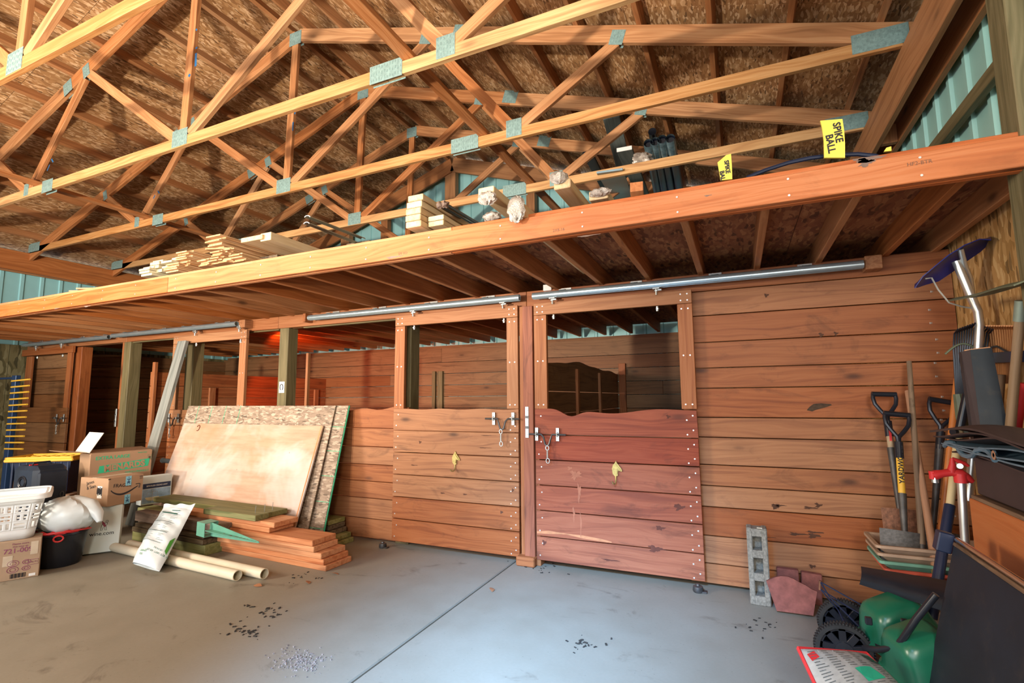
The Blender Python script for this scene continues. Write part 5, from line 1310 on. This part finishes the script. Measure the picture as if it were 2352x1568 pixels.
# orange chest, brown crate, tarp, leaning black panel
XF=.88
t=empty('wooden_chest',(1.03,2.2,0),'low chest with an orange veneer side behind the black panel','chest')
MB().box(((XF+1.035)/2,2.1,.41),(1.035-XF,1.46,.82),bev=.004,grain=1).build('chest_body',M_['cherry'],t)
MB().box(((XF+1.035)/2,2.1,.828),(1.035-XF-.01,1.44,.016),bev=.002,grain=1).build('top_board',M_['oldhandle'],t)
t=empty('brown_crate',(1.05,2.2,.84),'dark brown box on the orange chest, under the folded tarpaulin','box')
MB().box((.968,2.12,.92),(.125,1.38,.155),bev=.004).build('crate_body',M_['brownbox'],t)
t=empty('folded_tarpaulin',(1.03,2.3,1.0),'folded brown and blue tarpaulin with a brass eyelet on the dark box','tarpaulin')
r=random.Random(3)
for k in range(7):
    z0=1.003+.016*k; x0=.86-.012*math.sin(k*1.3)-.01*k
    def tf(u,v,k=k,z0=z0,x0=x0):
        Yv=2.90-.04*math.sin(k*2.1)-v*1.4; return Vector((x0+.19*u, Yv, z0+.010*math.sin(v*9+k)+.008*math.sin(u*5+k*2)+(.03*(k/6)*math.sin(v*4)**2)))
    MB().sheet(tf,10,30,.006 if k<6 else .008).build('fold',M_['tarp_bl' if k in(1,2,3) else 'tarp_br'],t)
MB().tube([Vector((.845-.004*math.sin(a*2),2.93-.0*a-.5*s_,1.03+.022*math.sin(a))) for s_,a in [(k/14,k*.7) for k in range(15)]],.010,8).build('rolled_edge',M_['tarp_bl'],t)
e=onX(2285,1045,.835); m=MB(); m.lathe([(.008,-.002),(.017,-.002),(.017,.004),(.008,.004),(.008,-.002)],e,Ry(-math.pi/2),n=20); m.build('eyelet',M_['chrome'],t)
t=empty('painted_board',(.7,2.2,0),'large blue-black board leaning on the orange chest, chrome trim along its top','panel')
Tf=onY(2190,1252,2.50); Bf=onY(2128,1568,2.50); dr=(Tf-Bf).normalized(); Bf=Tf-dr*(Tf.z/dr.z)*.995
m=MB(); n=Vector((0,1,0)).cross(dr).normalized(); n=-n if n.x>0 else n
L=(Tf-Bf).length; R=Matrix((Vector((0,-1,0)),dr,Vector((0,-1,0)).cross(dr))).transposed()
c=(Tf+Bf)/2+Vector((0,-.55,0)); zc=R.col[2]
sg=1 if zc.x<0 else -1
m.box(c-zc*sg*.012,(1.1,L,.024),R,.002); m.build('board',M_['panel_dark'],t)
MB().box(c+dr*(L/2+.006)-zc*sg*.012,(1.1,.012,.03),R,.002).build('wood_edge',M_['oldhandle'],t)
MB().cyl(Tf+dr*.022-zc*sg*.012+Vector((0,.01,0)),Tf+dr*.022-zc*sg*.012+Vector((0,-1.1,0)),.010).build('chrome_trim',M_['chrome'],t)
MB().box(Tf+Vector((-.015,.05,-.0)),(.05,.075,.05),R,.004).build('corner_bracket',M_['navy'],t)
# ================================================================ THINGS ON THE LOFT
ZD=2.27
M_['spruce']=wood('new spruce',(.55,.38,.20),(.70,.53,.31),(.76,.60,.38),knots=.4,rings=.7)
M_['sprucep']=wood('pale greenish pine strip',(.46,.40,.24),(.60,.54,.36),(.66,.60,.42),knots=.3)
M_['siding']=wood('tan siding strip',(.48,.26,.11),(.62,.37,.18),(.70,.45,.25),knots=.3)
M_['foil']=plain('crinkled clear wrap',(.55,.50,.44),.15,.5,.5,40,bump=1)
M_['steelch']=plain('grey steel channel',(.42,.46,.40),.4,.3,.1)
M_['grayboard']=wood('grey composite board',(.10,.125,.115),(.15,.18,.165),(.18,.21,.195),knots=0)
def LB(pl,pr,z0,th,Y,L,mt,name,label,group=None,cat='board',skew=0):
    # near end from px pl to px pr at depth Y; runs back into the loft
    a=onY(*pl,Y);b=onY(*pr,Y); w=b.x-a.x; m=MB(); m.box(((a.x+b.x)/2,Y+L/2,z0+th/2),(w,L,th),Rz(skew),bev=min(.003,th/5),grain=1)
    return tag(m.build(name,mt),label,cat,group)
def q(x,y): return (300+.2976*x,380+.2976*y)
def pile(x0,x1,yt,yb,n,Y,L,mt,name,desc,group,jit=.008,zs=None):
    r=random.Random(x0+yt); a=onY(*q(x0,yb),Y);b=onY(*q(x1,yb),Y); ztop=onY(*q((x0+x1)/2,yt),Y).z; zb=max(ZD,a.z-.0) if zs is None else zs; zb=ZD if zb<ZD+.03 else zb; ztop=ztop if zs is None else zs+.025; th=(ztop-zb)/n
    for k in range(n):
        dx=r.uniform(-jit,jit); dy=r.uniform(-.03,.03); m=MB(); m.box(((a.x+b.x)/2+dx,Y+L/2+dy,zb+th*(k+.5)),((b.x-a.x)*r.uniform(.9,1),L,th*.86),Rz(r.uniform(-.01,.01)),bev=min(.002,th/6),grain=1)
        pos='bottom' if k==0 else ('top' if k==n-1 else nth(k)+' from the bottom')
        tag(m.build(name,mt),(f'{desc}, {pos}' if n>1 else desc),'board',group)
    return zb+th*n
G='offcuts stacked along the loft edge'
pile(75,160,775,860,4,2.55,1.2,M_['sprucep'],'pine_strip','pale strip in the leftmost low stack on the loft',G)
z2_=pile(165,240,745,835,3,2.60,1.2,M_['sprucep'],'pine_strip','pale strip in the second stack from the left',G)
pile(170,250,702,742,1,2.62,1.2,M_['sprucep'],'pine_strip','single pale pine strip lying on the second stack',G,zs=z2_)
z3_=pile(248,335,720,800,4,2.60,1.2,M_['sprucep'],'pine_strip','pale strip in the third stack from the left',G)
pile(290,365,690,715,1,2.62,1.2,M_['sprucep'],'pine_strip','single pale strip lying on the third stack from the left',G,zs=z3_)
pile(262,365,755,830,5,2.54,1.3,M_['siding'],'siding_strip','tan strip in the fourth stack along the loft',G)
pile(365,450,655,790,10,2.60,1.5,M_['siding'],'siding_strip','tan strip in the tall fifth stack along the loft',G)
pile(540,612,722,785,5,2.54,1.5,M_['siding'],'siding_strip','tan strip in the small sixth stack along the loft',G)
pile(615,690,650,765,9,2.55,1.6,M_['siding'],'siding_strip','tan strip in the tall seventh stack along the loft',G)
pile(692,775,635,700,5,2.62,1.6,M_['siding'],'siding_strip','tan strip in the upper eighth stack along the loft',G)
pile(697,770,705,762,4,2.53,1.6,M_['siding'],'siding_strip','tan strip in the lower eighth stack along the loft',G)
pile(778,865,680,748,5,2.54,1.6,M_['siding'],'siding_strip','tan strip in the stack beside the wide planks',G)
pile(592,705,540,648,7,2.75,1.8,M_['siding'],'siding_strip','long tan strip in the highest stack of the loft',G)
LB(q(485,650),q(625,640),onY(*q(560,655),2.6).z,.012,2.6,.9,M_['siding'],'siding_strip','loose siding strip slipping sideways off the highest stack',G,skew=.35)
for k,(a,b) in enumerate(((166,636),(182,632))):
    P=onY(a,b,2.50); P.z=ZD+.008+.013*k; m=MB(); m.beam(P,P+Vector((.75,.35,0)),.05,.012); tag(m.build('lath',M_['siding']),['thin lath sticking out over the loft edge at far left, the nearer one','thin lath sticking out over the loft edge at far left, the farther one'][k],'lath','laths at the far left of the loft')
z=onY(555,557,2.50).z
zb_=ZD
LB((553,556),(602,546),z,.035,2.50,2.0,M_['spruce'],'wide_plank','wide pale plank projecting at the left of the pair above the loft edge','wide planks on the loft')
LB((598,546),(622,540),z-.01,.06,2.52,2.2,M_['spruce'],'wide_plank','thick pale plank right beside the wide one on the loft edge','wide planks on the loft')
LB((560,566),(640,556),ZD,z-ZD-.001-.01,2.62,1.9,M_['darklum'],'support_block','dark timber underneath the wide pale planks')if 0 else None
m=MB(); a=onY(560,566,2.7); m.box((a.x+.15,3.2,(ZD+z-.012)/2),(.22,.8,z-.012-ZD),bev=.003); tag(m.build('timber_block',M_['darklum']),'dark timber block underneath the wide pale planks','block')
# steel channels
for k,(px,py,lb) in enumerate(((706,499,'upper grey steel channel sticking up over the loft edge'),(704,514,'lower grey steel channel sticking up over the loft edge'))):
    P=onY(px,py,2.50); Q=onY(px+128,py+50,3.35); t=empty('steel_channel',P,lb,'channel','steel channels on the loft')
    R=frame(Q-P,(0,0,1)); L=(Q-P).length
    m=MB(); m.sheet(lambda u,v:P+R@Vector((L*u,.020*math.cos(math.pi*v),.012*math.sin(math.pi*v))),2,8,.003); m.build('channel',M_['steelch'],t)
    m=MB(); m.tube([P+R@Vector((0,.020*math.cos(math.pi*v/8),.012*math.sin(math.pi*v/8))) for v in range(9)],.0025,5); m.build('bright_end',M_['paper'],t)
c=onY(830,556,3.3); m=MB(); m.box((c.x,3.3,(ZD+c.z)/2),(.25,.09,max(.02,c.z-ZD-.02)),bev=.003); tag(m.build('timber_block',M_['darklum']),'dark sleeper under the grey steel channels','block')
# 2x4 stack
xl=onY(932,500,2.44).x; z0=onY(936,524,2.44).z
G='new framing lumber on the loft'
for k in range(5):
    x0=xl+[.0,-.004,-.002,.004,.012][k]; m=MB(); m.box((x0+.055,2.44+1.2,z0+.041*(k+.5)),(.11,2.4,.038),bev=.004,grain=1)
    o=tag(m.build('framing_stud',M_['spruce']),f'pale stud of the stack of five, {["bottom one with a white label","second from the bottom","middle one","second from the top","topmost"][k]}','board',G)
    if k==0: 
        MB().box((x0+.06,2.439,z0+.02),(.035,.001,.018)).build('paper_label',M_['paper'],o)
for k in range(2):
    m=MB(); m.box((xl+.17,2.46+1.2,z0+.03+.034*k),(.11,2.3,.03),bev=.003,grain=1); tag(m.build('framing_stud',M_['spruce']),['lower flat board beside the stud stack','upper flat board beside the stud stack'][k],'board',G)
m=MB(); m.box((xl+.10,3.4,(ZD+z0)/2),(.3,.09,max(.01,z0-ZD-.002)),bev=.003); tag(m.build('timber_block',M_['darklum']),'dark sleeper under the pale stud stack','block')
# dark pipes
for k,(px,py) in enumerate(((1010,472),(1022,469))):
    P=onY(px,py,2.45); Q=onY(px+78,py+46,3.3); t=empty('conduit_pipe',P,['left dark pipe with a taped end beside the stud stack','right dark pipe with a taped end beside the stud stack'][k],'pipe','dark pipes on the loft')
    MB().cyl(P,Q,.013).build('tube',M_['olive'] if 0 else M_['iron'],t); f,n_,k_=blob(P,.02,.02,.018,k,.3,8,10); MB().sheet(f,n_,k_).build('taped_end',M_['purplum'],t)
# wrapped posts
def wrapped(px0,px1,py0,py1,Y,L,label,foil,fs,gr='plastic-wrapped posts on the loft'):
    a=onY(px0,py1,Y);b=onY(px1,py0,Y); t=empty('wrapped_post',a,label,'post',gr)
    w_=b.x-a.x; h_=max(.05,b.z-a.z-.0); MB().box(((a.x+b.x)/2,Y+L/2,a.z+h_/2),(w_,L,h_),bev=.004,grain=1).build('timber',M_['spruce'],t)
    c=onY(*foil,Y-.012); f,n_,k_=blob(c,fs[0],.03,fs[1],int(px0),.16,16,22); MB().sheet(f,n_,k_).build('crinkled_wrap',M_['foil'],t)
    return t
wrapped(1098,1134,434,452,2.42,1.3,'first wrapped post from the left with foil hanging under its end',(1119,455),(.05,.035))
wrapped(1172,1200,462,498,2.40,1.4,'second wrapped post from the left, end fully sheathed in clear plastic',(1186,479),(.045,.065))
wrapped(1272,1310,414,436,2.42,1.4,'third wrapped post from the left with foil on top of its end',(1283,408),(.045,.03))
for a_,b_,lb in((1290,452,'sleeper block under the third wrapped post'),(1115,470,'sleeper block under the first wrapped post')):
    c=onY(a_,b_,2.44); h_=c.z-ZD-.004; m=MB(); m.box((c.x+.02,3.1,ZD+max(.01,h_)/2-.001),(.12,.3,max(.01,h_)),bev=.003)
    tag(m.build('timber_block',M_['darklum']),lb,'block')
wrapped(1353,1396,443,461,2.50,.8,'low wrapped bundle of boards right of the three posts',(1378,442),(.05,.02))
c=onY(1130,499,2.55); f,n_,k_=blob((c.x,c.y,max(c.z,ZD+.03)),.05,.04,.028,77,.16,16,22); tag(MB().sheet(f,n_,k_).build('foil_ball',M_['foil']),'crumpled ball of clear wrap on the loft edge between the posts','wrap')
# grey boards, pipe bundle and gutters leaning at the back of the loft
def inclined(pn,pf,Yn,Yf,w,th,mt,name,label,cat='board',endm=None,group=None):
    A=onY(*pn,Yn);B=onY(*pf,Yf); B.z=max(ZD+.06,min(B.z,ZD+.12)) if Yf<5 else B.z; t=empty(name,B,label,cat,group)
    MB().beam(A,B,w,th,up=(0,0,1)).build('board',mt,t)
    if endm: ax=(A-B).normalized(); MB().beam(A,A+ax*.006,w*1.0,th,up=(0,0,1)).build('white_end',endm,t)
    return t
inclined((1404,268),(1450,455),4.86,6.6,.17,.03,M_['grayboard'],'composite_board','tall grey board behind the third truss chord, top hidden')
inclined((1434,342),(1478,450),4.80,6.4,.15,.04,M_['grayboard'],'composite_board','shorter grey board with a pale sawn end, leaning by the tall one',endm=M_['paper'])
inclined((1349,350),(1400,450),4.84,6.4,.10,.03,M_['panel_dark'],'composite_board','black board leaning left of the tall grey board')
t=inclined((1400,392),(1430,455),4.62,6.2,.25,.02,plain('blue-grey trough',(.16,.24,.28),.4),'plastic_trough','blue-grey plastic trough end behind the lumber','trough')
t=inclined((1462,428),(1475,455),3.3,4.3,.085,.075,M_['cherry'],'timber_offcut','short red-brown sawn timber end next to the blue-grey trough')
for k,(px,py) in enumerate(((1490,322),(1505,318),(1521,313),(1540,311))):
    A=onY(px,py+10,4.85);B=onY(px+26,py+150,6.3); t=empty('wrapped_tube',B,['leftmost','second from left','third from left','rightmost'][k]+' of the four dark blue tubes in plastic film behind the truss chord','tube','wrapped dark tubes on the loft')
    ax=(A-B).normalized(); MB().tube([B,A],[.045,.045],12,caps=False).build('tube',M_['navy'],t)
    MB().tube([A-ax*.25,A-ax*.02,A+ax*.03],[.048,.05,.045],12,caps=False).build('film_sleeve',plain('hazy film',(.14,.22,.26),.15,.2,.4,20),t)
    MB().cyl(A-ax*.03,A-ax*.025,.040).build('dark_bore',M_['ink'],t)
c=onY(1475,365,4.75); f,n_,k_=blob(c,.07,.05,.05,31,.4,16,22); tag(MB().sheet(f,n_,k_).build('film_knot',M_['foil']),'bunched clear film hanging left of the blue tubes','wrap')
m=MB(); m.cyl(onY(1498,302,4.95),onY(1505,330,5.2),.04); tag(m.build('dark_tube_end',M_['black_pl']),'black tube end standing above the wrapped tubes','tube')
# yellow game signs
def sign(pts,Y,label,txt,tc,size,rot,th=.012):
    P=[onY(x,y,Y) for x,y in pts]; c=sum(P,Vector((0,0,0)))/len(P); t=empty('yellow_sign',c,label,'sign','yellow game box flaps')
    m=MB(); n=len(P); m.add(P+[p+Vector((0,th,0)) for p in P],[list(range(n)),[n+k for k in range(n)][::-1]]+[[k,(k+1)%n,n+(k+1)%n,n+k] for k in range(n)]); m.build('card',plain('bright yellow card',(.90,.72,.10),.4,0,.03),t)
    if txt:
        R=Matrix(((1,0,0),(0,0,-1),(0,1,0)))@Rz(rot); m=MB()
        for s_,cp in zip(txt,tc): m.text(s_,size,onY(*cp,Y-.001),R,bold=.0012)
        m.build('lettering',M_['ink'],t)
sign([(1893,362),(1941,362),(1941,330),(1939,300),(1935,273),(1884,277),(1888,292),(1892,320)],2.54,'large yellow card reading SPIKE BALL at the loft edge',['SPIKE','BALL'],[(1924,304),(1907,330)],.040,-1.50)
sign([(1655,414),(1682,411),(1681,380),(1679,353),(1668,356),(1648,373)],2.56,'smaller yellow card with partly hidden black lettering left of the large one',['SPIKE','BAL'],[(1670,383),(1659,403)],.028,-1.50)
sign([(2030,348),(2048,346),(2047,336),(2036,339)],2.56,'tiny yellow card corner showing above the loft beam at right',None,None,0,0)
m=MB(); m.tube([onY(x,y,2.62) for x,y in((1715,408),(1760,390),(1810,374),(1860,363),(1915,356),(1970,354),(2010,358),(2040,368))],.010,8); tag(m.build('black_hose',M_['navy']),'black curved hoop lying behind the yellow cards','hoop')

# ================================================================ MARKS ON THE WOOD
def decal(par,pts,Yp,w,name,color,closed=False):
    m=MB(); P=[onY(x,y,Yp) for x,y in pts]
    m.tube(P,[w*(1+.6*math.sin(i*2.3)) for i in range(len(P))],6,closed=closed,flat=1)
    for v in m.v: v.y=Yp-.0004+(v.y-Yp)*.03
    return m.build(name,plain('stain '+name,color,.8,0,.2,20),par)
def blot(par,c,rx,rz,Yp,seed,name,color):
    r=random.Random(seed); c=onY(*c,Yp); m=MB(); n=26; pts=[]
    for k in range(n):
        a=2*math.pi*k/n; q=1+.35*math.sin(3*a+r.random()*2)+.25*r.uniform(-1,1); pts.append((rx*q*math.cos(a),rz*q*math.sin(a)))
    m.prism(pts,.0006,(c.x,Yp,c.z),Matrix(((1,0,0),(0,0,-1),(0,1,0)))); return m.build(name,plain('stain '+name,color,.8,0,.2,20),par)
wr=bpy.data.objects['wall_front_right']; YF=YW+.0003
decal(wr,[(1620,1106),(1640,1104),(1652,1096),(1660,1080),(1672,1072),(1690,1070),(1712,1074),(1728,1084),(1738,1098),(1750,1108),(1766,1114),(1785,1118),(1810,1122),(1840,1126),(1880,1124),(1920,1125),(1960,1122),(2030,1124)],YF,.004,'water_stain',(.10,.035,.015))
for c,rx,rz,sd in(((1780,1163),.022,.016,1),((1790,1160),.03,.006,2),((1860,1166),.035,.007,3),((1880,1160),.02,.012,4),((1830,1226),.045,.008,5),((1868,1230),.03,.013,6),((1870,1222),.05,.006,7),((1750,1232),.06,.004,8),((1920,766),.010,.012,9),((1886,769),.012,.014,10),((1665,1316),.03,.014,11),((1865,1300),.018,.01,12),((1760,678),.012,.012,13)):
    blot(wr,c,rx,rz,YF,sd,'rot_stain',(.075,.03,.014))
d2o=bpy.data.objects['door_2']; YD=3.6838
P=[(1233,1222),(1260,1222),(1300,1226),(1340,1233),(1380,1240),(1405,1245)]
decal(d2o,P,YD,.008,'live_edge',(.46,.20,.095))
for c,rx,rz,sd in(((1250,1246),.014,.02,21),((1516,1212),.03,.012,22),((1505,1260),.05,.02,23),((1400,1286),.05,.006,24),((1535,957),.014,.012,25),((1560,1165),.03,.02,26)): blot(d2o,c,rx,rz,YD,sd,'rot_stain',(.10,.03,.018))
for c,rx,rz,sd in(((1322,1090),.035,.03,31),((1330,1130),.012,.06,32),((1318,1180),.008,.05,33),((1334,1200),.006,.08,34),((1308,1075),.015,.012,35)): blot(d2o,c,rx,rz,YD-.0004,sd,'pale_drip',(.33,.12,.065))
d1o=bpy.data.objects['door_1']
for c,rx,rz,sd in(((965,1015),.012,.010,41),((1178,1125),.010,.012,42),((1152,1176),.012,.010,43),((1016,1132),.02,.006,44),((1068,1135),.018,.005,45),((950,1068),.03,.004,46),((1112,1028),.06,.003,47),((1120,1000),.07,.003,48)): blot(d1o,c,rx,rz,YD,sd,'knot_mark',(.10,.04,.02))
# blue paint marks on truss webs
bl=plain('blue marking paint',(.01,.12,.30),.5,0,.1)
for i,(x0,y0,x1,y1,Yt,w) in enumerate(((452,66,450,70,2.565,.012),(451,108,451,112,2.565,.012),(450,122,449,152,2.565,.013),(436,170,433,176,2.565,.014),(118,365,122,372,2.565,.008),(114,378,108,392,2.565,.006),(362,438,366,444,3.64,.008),(356,448,352,456,3.64,.008),(678,255,677,262,3.64,.008),(673,280,672,300,3.64,.008))):
    tr=[o for o in bpy.data.objects if o.name.startswith('roof_truss') and abs(o.location.y-Yt)<.05][0]
    m=MB(); a=onY(x0,y0,Yt-.020); b=onY(x1,y1,Yt-.020); m.tube([a,b],w,8)
    for v in m.v: v.y=Yt-.0195+(v.y-(Yt-.020))*.06
    m.build('paint_mark',bl,tr)
# stamp on the loft beam and dark scuffs
lb_=bpy.data.objects['loft_beam']; Rn=Matrix(((1,0,0),(0,0,-1),(0,1,0)))
m=MB(); 
for x,y,tx,sz in((1283,528,'2X8-16',.022),(2112,374,'HF2-BTR',.022),(925,582,'SPF KD',.022)): m.text(tx,sz,onY(x,y,2.4435),Rn)
m.build('mill_stamp',plain('faded stamp ink',(.20,.10,.06),.7),lb_)
for c,rx,rz,sd in(((905,590),.05,.006,51),((200,703),.05,.006,52),((130,708),.04,.004,53),((1995,365),.05,.010,54),((1350,541),.05,.003,55),((1625,449),.015,.003,56),((1990,372),.03,.015,57)): blot(lb_,c,rx,rz,2.4436,sd,'scuff',(.22,.15,.12))
for x in range(12):
    blot(lb_,(60+190*x+(x%3)*35,708-30*x+(x%2)*14) if 0 else (0,0),.01,.01,2.4436,x,'scuff',(.3,.1,.05)) if 0 else None
